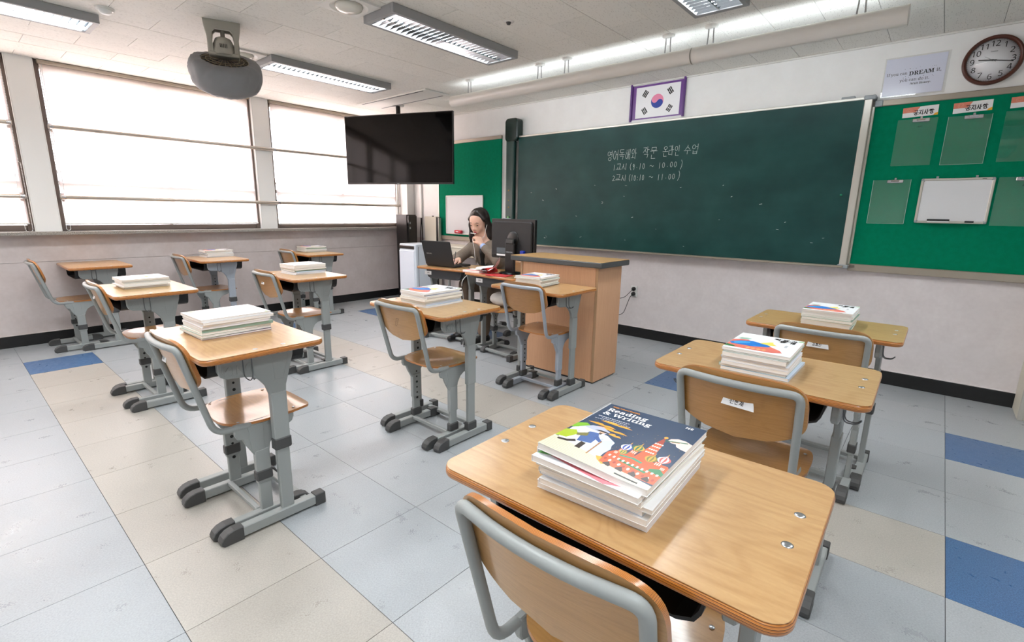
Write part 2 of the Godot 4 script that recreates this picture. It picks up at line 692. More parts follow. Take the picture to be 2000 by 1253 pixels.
func make_materials() -> void:
	# wood
	var desk_wood := wood_tex(Color(0.735, 0.605, 0.430), Color(0.610, 0.455, 0.285), 11, 0.22)
	for k in 4:
		var m := mat([Color(1, 1, 1), Color(1.0, 0.98, 0.95), Color(0.96, 0.97, 0.90), Color(1.0, 0.96, 0.9)][k], 0.32)
		triplanar(m, desk_wood, Vector2(0.9, 0.45), false, Vector3(0.13 + 0.37 * k, 0.2 * k, 0.21 + 0.29 * k))
		m.clearcoat_enabled = true
		m.clearcoat = 0.35
		m.clearcoat_roughness = 0.18
		M["desk%d" % k] = m
	var ply := wood_tex(Color(0.720, 0.540, 0.320), Color(0.600, 0.425, 0.220), 23, 0.18, 512, 512)
	for k in 3:
		var m := mat([Color(1, 1, 1), Color(0.94, 0.9, 0.85), Color(1.0, 0.97, 0.92)][k], 0.34)
		triplanar(m, ply, Vector2(0.6, 0.35), false, Vector3(0.1 + 0.41 * k, 0.33 * k, 0.2 * k))
		m.clearcoat_enabled = true
		m.clearcoat = 0.7
		m.clearcoat_roughness = 0.10
		M["ply%d" % k] = m
	var pi := Image.create(8, 64, false, Image.FORMAT_RGB8)
	var r := RandomNumberGenerator.new()
	r.seed = 5
	for y in 64:
		var c := Color(0.72, 0.44, 0.17)
		if y % 13 < 3:
			c = Color(0.36, 0.19, 0.08)
		elif y % 13 > 9:
			c = Color(0.80, 0.54, 0.26)
		for x in 8:
			pi.set_pixel(x, y, c * r.randf_range(0.93, 1.05))
	M.edge = triplanar(mat(Color.WHITE, 0.3), ImageTexture.create_from_image(pi), Vector2(0.2, 0.021))
	M.edge.clearcoat_enabled = true
	M.edge.clearcoat = 0.5
	M.edge.clearcoat_roughness = 0.15
	M.seat_edge = M.edge.duplicate()
	M.seat_edge.uv1_scale = Vector3(5.0, 80.0, 80.0)
	var alder := wood_tex(Color(0.790, 0.600, 0.450), Color(0.670, 0.470, 0.335), 47, 0.06, 512, 512)
	M.podium = triplanar(mat(Color.WHITE, 0.45), alder, Vector2(1.0, 1.0))
	M.podium.uv1_scale = Vector3(2.2, 0.8, 2.2)
	var alder_v := wood_tex(Color(0.845, 0.660, 0.510), Color(0.735, 0.540, 0.400), 48, 0.05, 256, 512)
	var pim: Image = alder_v.get_image()
	pim.rotate_90(CLOCKWISE)
	M.podium.albedo_texture = ImageTexture.create_from_image(pim)
	# painted steel and plastics
	M.steel = mat(Color(0.570, 0.585, 0.578), 0.40)
	M.steel_blue = mat(Color(0.610, 0.635, 0.670), 0.40)
	M.cap = mat(Color(0.262, 0.262, 0.262), 0.55)
	M.tray = mat(Color(0.075, 0.075, 0.080), 0.5)
	M.tray_grey = mat(Color(0.20, 0.21, 0.225), 0.55)
	M.hole = mat(Color(0.05, 0.05, 0.05), 0.8)
	M.chrome = mat(Color(0.80, 0.80, 0.81), 0.18, 1.0)
	M.bolt = mat(Color(0.70, 0.71, 0.72), 0.28, 1.0)
	M.wire = mat(Color(0.42, 0.43, 0.44), 0.35, 0.8)
	M.rail = mat(Color(0.74, 0.71, 0.67), 0.28, 0.65)
	M.alu = mat(Color(0.80, 0.785, 0.75), 0.35, 0.7)
	M.alu_brown = mat(Color(0.66, 0.62, 0.565), 0.38, 0.55)
	M.plastic_grey = mat(Color(0.62, 0.645, 0.66), 0.45)
	M.shade_white = mat(Color(0.87, 0.855, 0.83), 0.3)
	M.white = mat(Color(0.90, 0.90, 0.89), 0.4)
	M.white_soft = mat(Color(0.87, 0.865, 0.845), 0.55)
	M.cream = mat(Color(0.86, 0.835, 0.77), 0.5)
	M.black = mat(Color(0.045, 0.045, 0.048), 0.4)
	M.black_gloss = mat(Color(0.03, 0.028, 0.03), 0.08)
	M.black_soft = mat(Color(0.085, 0.085, 0.09), 0.55)
	M.ink = mat(Color(0.04, 0.04, 0.05), 0.7)
	M.paper = mat(Color(0.93, 0.93, 0.93), 0.6)
	M.red = mat(Color(0.76, 0.10, 0.20), 0.4)
	M.edge_tan = mat(Color(0.68, 0.54, 0.40), 0.4)
	M.podium_top = triplanar(mat(Color(1.0, 0.99, 0.95), 0.35), desk_wood, Vector2(1.4, 0.8))
	M.plastic_grey_dark = mat(Color(0.30, 0.33, 0.35), 0.5)
	M.wire_beige = mat(Color(0.66, 0.60, 0.50), 0.5)
	M.cover_cloth = mat(Color(0.50, 0.50, 0.51), 0.6)
	M.clock_glass = pane(Color(1, 1, 1), 0.03)
	M.clear_film = pane(Color(0.95, 0.95, 0.96), 0.12)
	M.edge_glass = mat(Color(0.72, 0.80, 0.78), 0.15)
	M.hair = mat(Color(0.115, 0.070, 0.055), 0.38)
	var tw := Image.create(32, 32, false, Image.FORMAT_RGB8)
	for yy in 32:
		for xx in 32:
			var k := 1.0 - (0.22 if xx % 8 < 2 else 0.0) - (0.16 if yy % 8 < 2 else 0.0) + (0.05 if (xx + yy) % 4 < 2 else 0.0)
			tw.set_pixel(xx, yy, Color(0.50 * k, 0.45 * k, 0.40 * k))
	M.tweed = triplanar(mat(Color.WHITE, 0.9), ImageTexture.create_from_image(tw), Vector2(0.045, 0.045))
	# floor
	var na := grey(512, 512, 0.30, 2, 3)
	var nb := grey(512, 512, 0.012, 4, 4)
	var tile_t := mix_tex(512, 512, [Color(0.83, 0.83, 0.83), Color(1, 1, 1)], na, nb, 0.75, 0.18)
	var nr := mix_tex(512, 512, [Color(0.24, 0.24, 0.24), Color(0.42, 0.42, 0.42)], na, nb, 0.3, 0.8)
	for k in ["grey0", "grey1", "grey2", "beige0", "beige1", "blue"]:
		var c: Color = {"grey0": Color(0.676, 0.694, 0.706), "grey1": Color(0.662, 0.680, 0.692), "grey2": Color(0.690, 0.705, 0.715), "beige0": Color(0.722, 0.700, 0.664), "beige1": Color(0.708, 0.686, 0.650), "blue": Color(0.315, 0.455, 0.615)}[k]
		var m := triplanar(mat(c, 1.0), tile_t, Vector2(1.1, 1.1), true, Vector3(0.2, 0.1, 0.3))
		m.roughness_texture = nr
		m.roughness_texture_channel = BaseMaterial3D.TEXTURE_CHANNEL_RED
		M["tile_" + k] = m
	var bl := grey(512, 512, 0.11, 3, 9)
	M.tile_blue.albedo_texture = mix_tex(512, 512, [Color(0.72, 0.75, 0.80), Color(1, 1, 1)], bl, na, 1.6, 0.8)
	M.tile_blue.uv1_scale = Vector3(2.6, 2.6, 2.6)
	M.joint = mat(Color(0.24, 0.25, 0.27), 0.8)
	# ceiling
	var ct := dash_tex()
	for k in 3:
		M["ceil%d" % k] = triplanar(mat([Color(0.925, 0.915, 0.90), Color(0.915, 0.905, 0.89), Color(0.932, 0.92, 0.905)][k], 0.85), ct, Vector2(0.62, 0.62), true, Vector3(0.3 * k, 0, 0.17 * k))
	M.ceil_gap = mat(Color(0.30, 0.30, 0.29), 0.9)
	# walls
	var wa := grey(1024, 1024, 0.010, 5, 21)
	var wb := grey(1024, 1024, 0.05, 4, 22)
	M.wall_low = triplanar(mat(Color.WHITE, 0.6), mix_tex(1024, 1024, [Color(0.765, 0.715, 0.698), Color(0.845, 0.805, 0.795)], wa, wb, 0.5, 0.3), Vector2(2.4, 2.4), true)
	M.wall_up = triplanar(mat(Color.WHITE, 0.55), mix_tex(1024, 1024, [Color(0.92, 0.917, 0.907), Color(0.945, 0.945, 0.937)], wa, wb, 0.8, 0.3), Vector2(2.4, 2.4), true)
	M.wall_front_low = triplanar(mat(Color.WHITE, 0.6), mix_tex(1024, 1024, [Color(0.825, 0.790, 0.785), Color(0.90, 0.872, 0.868)], wa, wb, 0.5, 0.35), Vector2(2.1, 2.1), true, Vector3(0.4, 0.3, 0))
	M.base = triplanar(mat(Color.WHITE, 0.5), mix_tex(256, 256, [Color(0.03, 0.03, 0.034), Color(0.085, 0.085, 0.09)], grey(256, 256, 0.02, 3, 2), grey(256, 256, 0.2, 2, 6), 0.9, 0.5), Vector2(0.8, 0.3), true)
	M.column = mat(Color(0.945, 0.945, 0.935), 0.45)
	M.frame = mat(Color(0.395, 0.345, 0.315), 0.45, 0.2)
	var ga := grey(256, 256, 0.16, 2, 14)
	M.granite = triplanar(mat(Color.WHITE, 0.3), mix_tex(256, 256, [Color(0.35, 0.33, 0.31), Color(0.83, 0.81, 0.78)], ga, grey(256, 256, 0.4, 1, 15), 1.4, 1.0), Vector2(0.3, 0.3), true)
	M.glass = pane(Color(0.9, 0.95, 0.95), 0.08)
	M.outside = mat(Color(0.62, 0.60, 0.57), 0.9)
	var bm := triplanar(mat(Color(0.95, 0.885, 0.855), 0.85), mix_tex(256, 256, [Color(0.965, 0.965, 0.965), Color(1, 1, 1)], grey(256, 256, 0.3, 1, 33), grey(256, 256, 0.02, 2, 34), 0.8, 0.6), Vector2(0.2, 0.2))
	bm.backlight_enabled = true
	bm.backlight = Color(1, 1, 1)
	M.blind = bm
	# boards
	var ca := stretched(1024, 512, 256, 512, 0.02, 4, 61)
	var cb := grey(1024, 512, 0.008, 4, 62)
	M.chalk = triplanar(mat(Color.WHITE, 0.42, 0.0, 0.38), mix_tex(1024, 512, [Color(0.055, 0.232, 0.224), Color(0.110, 0.300, 0.285)], ca, cb, 0.4, 0.9), Vector2(3.4, 1.7))
	M.chalk_white = mat(Color(0.80, 0.86, 0.84), 0.9)
	M.felt = triplanar(mat(Color.WHITE, 0.85, 0.0, 0.2), mix_tex(256, 256, [Color(0.0, 0.455, 0.325), Color(0.0, 0.515, 0.375)], grey(256, 256, 0.4, 1, 71), grey(256, 256, 0.03, 2, 72), 0.9, 0.5), Vector2(0.4, 0.4))
	M.post_green = mat(Color(0.115, 0.250, 0.228), 0.32)
	M.post_dark = mat(Color(0.060, 0.155, 0.140), 0.2)
	M.acrylic = pane(Color(0.55, 0.75, 0.68), 0.04)
	M.pages = triplanar(mat(Color.WHITE, 0.75), page_tex(), Vector2(0.05, 0.012))
	M.board_white = mat(Color(0.885, 0.888, 0.895), 0.22)


func page_tex() -> ImageTexture:
	var r := RandomNumberGenerator.new()
	r.seed = 9
	var im := Image.create(16, 64, false, Image.FORMAT_RGB8)
	for y in 64:
		var k := r.randf_range(0.88, 1.0)
		for x in 16:
			var q := k * r.randf_range(0.985, 1.0)
			im.set_pixel(x, y, Color(q, q * 0.985, q * 0.965))
	return ImageTexture.create_from_image(im)


# ---------------------------------------------------------------- the room
const FX := 4.2598   # x of floor grid line i = 0
const FZ := 4.48515  # z of floor grid line j = 0
const RIGHT := 8.4
const BACK := 8.3


func build_floor() -> void:
	var f := struct("floor")
	part(f, "subfloor", boxm(Vector3(RIGHT + 0.9, 0.2, BACK + 0.9)), M.joint, Vector3(RIGHT / 2, -0.1035, BACK / 2))
	var e := 0.0019
	for i in range(-10, 10):
		for j in range(-9, 10):
			var x0 := maxf(FX + 0.45 * i, -0.03)
			var x1 := minf(FX + 0.45 * (i + 1), RIGHT)
			var z1 := minf(FZ - 0.45 * j, BACK)
			var z0 := maxf(FZ - 0.45 * (j + 1), 0.0)
			if x1 - x0 < 0.01 or z1 - z0 < 0.01:
				continue
			var k: String = "grey%d" % (absi(i * 7 + j * 13 + i * j) % 3)
			if j == 0 or j == 4:
				k = "beige%d" % (absi(i * 5 + j) % 2)
				if i == -8 or i == 5:
					k = "blue"
				if i < -8 or i > 5:
					k = "grey1"
			if j == 7 and i in [-8, -4, 1, 5]:
				k = "blue"
			var st := S()
			box(st, Vector3(0, -0.0015, 0), Vector3(x1 - x0 - e, 0.003, z1 - z0 - e), 0.0003)
			part(f, "floor_tile", fin(st), M["tile_" + k], Vector3((x0 + x1) / 2, 0, (z0 + z1) / 2))


func build_ceiling() -> void:
	var c := struct("ceiling")
	part(c, "ceiling_slab", boxm(Vector3(RIGHT + 0.5, 0.2, BACK + 0.9)), M.ceil_gap, Vector3(RIGHT / 2 + 0.05, CEIL + 0.106, BACK / 2))
	var wx := 0.2957
	var lz := 0.58
	var rest := S()
	var n := 0
	for i in range(-2, 28):
		var x0 := maxf(0.488 + wx * (i), -0.03)
		var x1 := minf(0.488 + wx * (i + 1), RIGHT)
		if x1 - x0 < 0.01:
			continue
		var off := 4.13 if (i % 2 == 0) else 3.84
		for j in range(-9, 9):
			var z0 := maxf(off + lz * j, 0.0)
			var z1 := minf(off + lz * (j + 1), BACK)
			if z1 - z0 < 0.01:
				continue
			var s := Vector3(x1 - x0 - 0.0022, 0.006, z1 - z0 - 0.0026)
			var at := Vector3((x0 + x1) / 2, CEIL + 0.003 + 0.0004 * ((i * 5 + j * 3) % 3), (z0 + z1) / 2)
			if z0 > 4.9 or (x0 > 5.6 and z0 > 1.8):
				box(rest, at, s, 0.0006)
				continue
			n += 1
			part(c, "ceiling_tile", boxm(s, 0.0006), M["ceil%d" % (absi(i * 3 + j * 7) % 3)], at)
	part(c, "ceiling_tiles_behind_camera", fin(rest), M.ceil0).set_meta("kind", "stuff")
	# shadow gap moulding along the front wall
	var t := struct("trim_1")
	part(t, "cornice", boxm(Vector3(RIGHT, 0.012, 0.018), 0.002), M.white_soft, Vector3(RIGHT / 2, CEIL - 0.006, 0.009))


func build_walls() -> void:
	var f := struct("wall_front")
	part(f, "upper_wall", boxm(Vector3(RIGHT + 0.5, CEIL - 0.9 + 0.1, 0.2)), M.wall_up, Vector3(RIGHT / 2, 0.9 + (CEIL - 0.8) / 2, -0.1))
	part(f, "lower_wall", boxm(Vector3(RIGHT + 0.5, 1.1, 0.2)), M.wall_front_low, Vector3(RIGHT / 2, 0.35, -0.1))
	var l := struct("wall_left")
	# parapet under the windows, in two bands with a fine joint
	part(l, "parapet", boxm(Vector3(0.25, 0.87, BACK + 0.4), 0.0), M.wall_low, Vector3(-0.155, 0.333, BACK / 2))
	part(l, "parapet_band", boxm(Vector3(0.25, 0.249, BACK + 0.4), 0.0012), M.wall_low, Vector3(-0.155, 0.8945, BACK / 2))
	# piers between the bays, clad in pale sheet metal
	for z in [[4.01, 4.19], [1.985, 2.17], [6.03, 6.21], [8.05, 8.5]]:
		part(l, "pier", boxm(Vector3(0.30, CEIL - 1.04, z[1] - z[0]), 0.003), M.column, Vector3(-0.145, 1.045 + (CEIL - 1.04) / 2, (z[0] + z[1]) / 2))
		for e in z:
			part(l, "pier_edging", boxm(Vector3(0.008, CEIL - 1.05, 0.008), 0.002), M.white, Vector3(0.006, 1.05 + (CEIL - 1.05) / 2, e))
	part(l, "corner_pier", boxm(Vector3(0.30, CEIL - 1.04, 0.5)), M.wall_up, Vector3(-0.175, 1.045 + (CEIL - 1.04) / 2, -0.12))
	# corner column that stands out from the front wall beside the windows
	part(l, "corner_column", boxm(Vector3(0.24, CEIL - 0.95, 0.13), 0.003), M.wall_up, Vector3(0.09, 0.95 + (CEIL - 0.95) / 2, 0.065))
	part(l, "corner_column_base", boxm(Vector3(0.242, 1.0, 0.132), 0.003), M.wall_low, Vector3(0.09, 0.5, 0.066))
	var r := struct("wall_right")
	part(r, "wall_panel", boxm(Vector3(0.2, CEIL + 0.2, BACK + 0.4)), M.wall_up, Vector3(RIGHT + 0.1, CEIL / 2, BACK / 2))
	var b := struct("wall_back")
	part(b, "wall_panel", boxm(Vector3(RIGHT + 0.5, CEIL + 0.2, 0.2)), M.wall_up, Vector3(RIGHT / 2, CEIL / 2, BACK + 0.1))
	# baseboards
	var t := struct("baseboard_front")
	part(t, "board", boxm(Vector3(RIGHT, 0.104, 0.014), 0.002), M.base, Vector3(RIGHT / 2, 0.052, 0.007))
	part(t, "bead", boxm(Vector3(RIGHT, 0.008, 0.010), 0.002), M.wall_front_low, Vector3(RIGHT / 2, 0.109, 0.005))
	var u := struct("baseboard_left")
	part(u, "board", boxm(Vector3(0.014, 0.104, BACK), 0.002), M.base, Vector3(-0.023, 0.052, BACK / 2))
	part(u, "bead", boxm(Vector3(0.010, 0.008, BACK), 0.002), M.wall_low, Vector3(-0.025, 0.109, BACK / 2))
	# boxed-in door jamb at the right end of the front wall
	var d := struct("door_1")
	part(d, "jamb", boxm(Vector3(0.35, 2.3, 0.28), 0.004), M.cream, Vector3(7.045, 1.15, 0.14))
	part(d, "jamb_strip", boxm(Vector3(0.03, 2.3, 0.016), 0.003), M.alu, Vector3(6.885, 1.15, 0.286))
	part(d, "door_leaf", boxm(Vector3(1.0, 2.2, 0.04), 0.003), M.white_soft, Vector3(7.72, 1.1, 0.20))


const BAYS := [[0.13, 1.985], [2.17, 4.01], [4.19, 6.03], [6.21, 8.05]]


func build_windows() -> void:
	var sill := struct("trim_2")
	part(sill, "granite_sill", boxm(Vector3(0.36, 0.032, BACK + 0.1), 0.003), M.granite, Vector3(-0.10, 1.034, BACK / 2 + 0.11))
	for k in BAYS.size():
		var z0: float = BAYS[k][0]
		var z1: float = BAYS[k][1]
		var w := struct("window_%d" % (k + 1))
		var zm := (z0 + z1) / 2
		var hh := CEIL - 1.05
		for z in [z0 + 0.022, z1 - 0.022]:
			part(w, "frame_stile", boxm(Vector3(0.11, hh, 0.044), 0.003), M.frame, Vector3(-0.10, 1.05 + hh / 2, z))
		part(w, "frame_mullion", boxm(Vector3(0.06, hh, 0.034), 0.003), M.frame, Vector3(-0.115, 1.05 + hh / 2, zm))
		for y in [1.078, 1.50, CEIL - 0.03]:
			part(w, "frame_rail", boxm(Vector3(0.10 if y != 1.50 else 0.05, 0.055 if y != 1.50 else 0.04, z1 - z0 - 0.09), 0.003), M.frame, Vector3(-0.105, y, zm))
		for z in [[z0 + 0.044, zm - 0.017], [zm + 0.017, z1 - 0.044]]:
			for y in [[1.1055, 1.48], [1.52, CEIL - 0.0575]]:
				part(w, "pane", boxm(Vector3(0.005, y[1] - y[0], z[1] - z[0])), M.glass, Vector3(-0.13, (y[0] + y[1]) / 2, (z[0] + z[1]) / 2))
		# sash rail a little above the transom, on the outside half
		part(w, "sash_rail", boxm(Vector3(0.03, 0.03, z1 - z0 - 0.09), 0.002), M.frame, Vector3(-0.145, 1.60, zm))
		# roller blind
		var lab: String = ["bright roller blind of the window nearest the blackboard corner", "wide bright roller blind between the two pale piers", "bright roller blind cut by the left edge of the photo", "bright roller blind of the rearmost window"][k]
		var b := thing("roller_blind", lab, "blind", Vector3(-0.035, CEIL, zm), 0.0, "roller blinds at the windows")
		var gap0 := 0.045
		var gap1 := 0.028
		var bw := z1 - z0 - gap0 - gap1
		var low: float = [1.103, 1.118, 1.122, 1.12][k]
		var bz := (gap0 - gap1) / 2.0 * (-1.0)
		var st := S()
		st.set_smooth_group(1)
		var nx := 10
		var ny := 14
		for i in nx:
			for j in ny:
				var pts := []
				for q in [[0, 0], [1, 0], [1, 1], [0, 1]]:
					var u := float(i + q[0]) / nx
					var v := float(j + q[1]) / ny
					pts.append(Vector3(0.004 * sin(u * 9.0 + v * 2.0 + k) * v, -0.03 - v * (CEIL - 0.03 - low), bz + (u - 0.5) * bw))
				poly(st, pts, Vector3.RIGHT)
		part(b, "fabric", fin(st), M.blind)
		st = S()
		box(st, Vector3(0.012, -0.018, bz), Vector3(0.05, 0.034, bw + 0.03), 0.006)
		part(b, "head_rail", fin(st), M.alu_brown)
		part(b, "bottom_bar", boxm(Vector3(0.016, 0.016, bw + 0.004), 0.004), M.white, Vector3(0.0, low - CEIL, bz))
		if k > 0:
			var zc := bz + bw / 2 - 0.008
			if k == 2:
				zc = bz - bw / 2 + 0.012
			part(b, "bead_chain", bead_chain(0.03 if k == 1 else 0.05, 1.455), M.white, Vector3(0.022, -0.03, zc))
	# stainless safety bars in front of the windows
	for y in [[1.985, 0], [1.362, 1]]:
		var g := thing("safety_bar", ["upper", "lower"][y[1]] + " stainless steel safety bar across the two windows nearest the blackboard", "safety bar", Vector3(0.03, y[0], 0), 0.0, "window safety bars")
		bar(g, 0.09, 3.985, [0.115, 1.955, 3.96])
		var g2 := thing("safety_bar", ["upper", "lower"][y[1]] + " stainless steel safety bar of the window at the left edge of the photo", "safety bar", Vector3(0.03, y[0], 0), 0.0, "window safety bars")
		bar(g2, 4.215, 8.0, [4.235, 6.1, 7.98])


func bar(g: Node3D, z0: float, z1: float, marks: Array) -> void:
	var st := S()
	tube(st, [Vector3(0, 0, z0), Vector3(0, 0, z1)], 0.019, 14)
	part(g, "bar", fin(st), M.rail)
	for z in marks:
		st = S()
		tube(st, [Vector3(0, 0, z - 0.014), Vector3(0, 0, z + 0.014)], 0.0225, 14)
		box(st, Vector3(-0.045, 0, z), Vector3(0.05, 0.03, 0.02), 0.002)
		box(st, Vector3(-0.074, 0, z), Vector3(0.012, 0.075, 0.03), 0.002)
		part(g, "bracket", fin(st), M.chrome)


func bead_chain(w: float, length: float) -> ArrayMesh:
	var st := S()
	var pts := []
	var n := int(length / 0.0125)
	for i in n:
		pts.append(Vector3(0, -0.0125 * i, -w / 2 * (1.0 if i > n * 0.6 else 0.5)))
	var y := -0.0125 * n
	for i in 7:
		var a := PI * i / 6.0
		pts.append(Vector3(0, y - sin(a) * w * 0.6, -cos(a) * w / 2))
	for i in n:
		pts.append(Vector3(0.002, y + 0.0125 * i, w / 2 * (1.0 if i < n * 0.4 else 0.5)))
	for p in pts:
		lathe(st, [Vector2(0, -0.004), Vector2(0.0038, -0.0018), Vector2(0.0038, 0.0018), Vector2(0, 0.004)], 5, Transform3D(Basis.IDENTITY, p))
	tube(st, pts, 0.0009, 3)
	return fin(st)


func build_boards() -> void:
	# chalkboard
	var b := thing("chalkboard", "wide dark green chalkboard with Korean chalk writing on the front wall", "chalkboard", Vector3(4.0, 0, 0))
	part(b, "writing_surface", boxm(Vector3(3.43, 1.245, 0.03), 0.001), M.chalk, Vector3(0, 1.5425, 0.055))
	part(b, "backing", boxm(Vector3(3.44, 1.26, 0.04)), M.alu_brown, Vector3(0, 1.5425, 0.02))
	part(b, "top_frame", boxm(Vector3(3.46, 0.02, 0.075), 0.003), M.alu, Vector3(0.01, 2.174, 0.0375))
	part(b, "side_frame", boxm(Vector3(0.05, 1.28, 0.08), 0.004), M.alu, Vector3(1.738, 1.5425, 0.04))
	part(b, "chalk_tray", boxm(Vector3(3.47, 0.018, 0.11), 0.004), M.alu_brown, Vector3(0.01, 0.911, 0.055))
	for c in [[1.745, 2.176, 0.075], [1.74, 0.913, 0.085]]:
		part(b, "corner_joint", boxm(Vector3(0.075, 0.03, 0.09), 0.005), M.plastic_grey, Vector3(c[0], c[1], 0.045))
	part(b, "top_clip", boxm(Vector3(0.09, 0.02, 0.03), 0.004), M.plastic_grey, Vector3(1.60, 2.195, 0.03))
	part(b, "magnet", lathe_mesh([Vector2(0, 0), Vector2(0.009, 0.001), Vector2(0.009, 0.007), Vector2(0.006, 0.009), Vector2(0, 0.009)], 12), mat(Color(0.05, 0.5, 0.36), 0.4), Vector3(1.655, 1.47, 0.07), Vector3(PI / 2, 0, 0))
	var z := 0.0708
	# chalk writing, three lines
	for q in [["영어독해와", -0.470, -0.135, 1.935, 0.100], ["작문", -0.070, 0.080, 1.945, 0.108], ["온라인", 0.138, 0.310, 1.940, 0.092], ["수업", 0.350, 0.487, 1.940, 0.086], ["1교시", -0.400, -0.235, 1.800, 0.062], ["(9.10", -0.215, -0.040, 1.800, 0.066], ["~", 0.010, 0.050, 1.800, 0.066], ["10.00", 0.098, 0.290, 1.798, 0.062], [")", 0.318, 0.350, 1.805, 0.074], ["2교시", -0.400, -0.235, 1.692, 0.062], ["(10:10", -0.215, -0.040, 1.692, 0.064], ["~", 0.010, 0.050, 1.692, 0.066], ["11.00", 0.098, 0.280, 1.690, 0.062], [")", 0.300, 0.335, 1.698, 0.078]]:
		letters(b, "chalk_letter", M.chalk_white, q[0], q[1], q[2], q[3], q[4], 0.0034, z, 0.6, 0.06)
	var st := S()
	# chalk crumbs and rubbed marks
	st = S()
	var r := RandomNumberGenerator.new()
	r.seed = 12
	for i in 26:
		var p := Vector3(r.randf_range(-1.6, 1.6), r.randf_range(1.0, 1.6), z)
		var d := r.randf_range(-0.5, 0.5)
		var ln := r.randf_range(0.004, 0.022)
		ribbons(st, [[Vector2(0, 0), Vector2(ln, d * ln)]], p, Vector2.ONE, r.randf_range(0.0018, 0.004))
	var cm := part(b, "chalk_marks", fin(st), M.chalk_white)
	cm.set_meta("kind", "stuff")
	# green notice boards
	notice_board(0.80, 1.985, 0.95, 2.185, "green felt notice board left of the chalkboard behind the television")
	notice_board(5.775, 6.868, 0.93, 2.115, "green felt notice board right of the chalkboard under the wall clock")
	# lock post between the left notice board and the chalkboard
	var p := thing("chalkboard_control_post", "tall dark green plastic control post at the left end of the chalkboard", "control post", Vector3(2.225, 0, 0))
	st = S()
	prism(st, rrect(0.13, 0.10, 0.018, 4), 0.0, 1.33, Transform3D(Basis(Vector3.RIGHT, Vector3(0, 0, 1), Vector3.UP) * Basis.from_scale(Vector3(1, 1, 1)), Vector3(-0.03, 0.86, 0.055)))
	part(p, "column", fin(st), M.post_green)
	part(p, "side_channel", boxm(Vector3(0.055, 1.33, 0.065), 0.006), M.post_dark, Vector3(0.062, 1.525, 0.04))
	st = S()
	prism(st, rrect(0.195, 0.26, 0.045, 6), 0.0, 0.118, Transform3D(Basis.IDENTITY, Vector3(-0.005, 2.255, 0.0)), 0.012)
	part(p, "head_cover", fin(st), M.post_dark)
	for q in [[1.555, 0.0085, 0], [1.435, 0.006, 1], [1.355, 0.006, 1]]:
		part(p, "indicator", lathe_mesh([Vector2(0, 0), Vector2(q[1], 0.001), Vector2(q[1], 0.004), Vector2(0, 0.006)], 10), mat(Color(0.85, 0.72, 0.12) if q[2] == 1 else Color(0.78, 0.62, 0.28), 0.3), Vector3(-0.035, q[0], 0.105), Vector3(PI / 2, 0, 0))
	part(p, "switch_plate", boxm(Vector3(0.038, 0.062, 0.012), 0.003), mat(Color(0.18, 0.36, 0.22), 0.4), Vector3(-0.035, 1.215, 0.108))
	for y in [1.231, 1.200]:
		part(p, "switch_button", boxm(Vector3(0.026, 0.022, 0.008), 0.003), mat(Color(0.45, 0.72, 0.42), 0.4), Vector3(-0.035, y, 0.115))


func lathe_mesh(prof: Array, seg: int) -> ArrayMesh:
	var st := S()
	lathe(st, prof, seg)
	return fin(st)


func notice_board(x0: float, x1: float, y0: float, y1: float, label: String) -> void:
	var b := thing("notice_board", label, "notice board", Vector3((x0 + x1) / 2, 0, 0))
	var w := x1 - x0
	var h := y1 - y0
	var ym := (y0 + y1) / 2
	part(b, "felt_panel", boxm(Vector3(w, h, 0.02)), M.felt, Vector3(0, ym, 0.011))
	part(b, "top_frame", boxm(Vector3(w + 0.01, 0.042, 0.032), 0.004), M.alu_brown, Vector3(0, y1 + 0.018, 0.016))
	part(b, "bottom_frame", boxm(Vector3(w + 0.01, 0.055, 0.045), 0.004), M.alu_brown, Vector3(0, y0 - 0.022, 0.0225))
	part(b, "side_frame", boxm(Vector3(0.018, h, 0.03), 0.003), M.alu, Vector3(-w / 2 - 0.004, ym, 0.015))
	for y in [y0 - 0.02, y1 + 0.018]:
		part(b, "corner_joint", boxm(Vector3(0.05, 0.045, 0.042), 0.005), M.plastic_grey, Vector3(-w / 2 + 0.025, y, 0.024))


# ---------------------------------------------------------------- lamps
func area(at: Vector3, size: Vector2, e: float, c: Color, aim: Vector3, parent: Node3D) -> void:
	var l := AreaLight3D.new()
	l.name = "lamp_light"
	l.area_size = size
	l.light_energy = e
	l.light_color = c
	l.area_normalize_energy = true
	l.area_range = 30.0
	l.shadow_enabled = true
	parent.add_child(l, true)
	var up := Vector3(0, 0, 1) if absf(aim.y) > 0.9 else Vector3.UP
	l.transform = Transform3D(Basis.looking_at(aim, up), at)


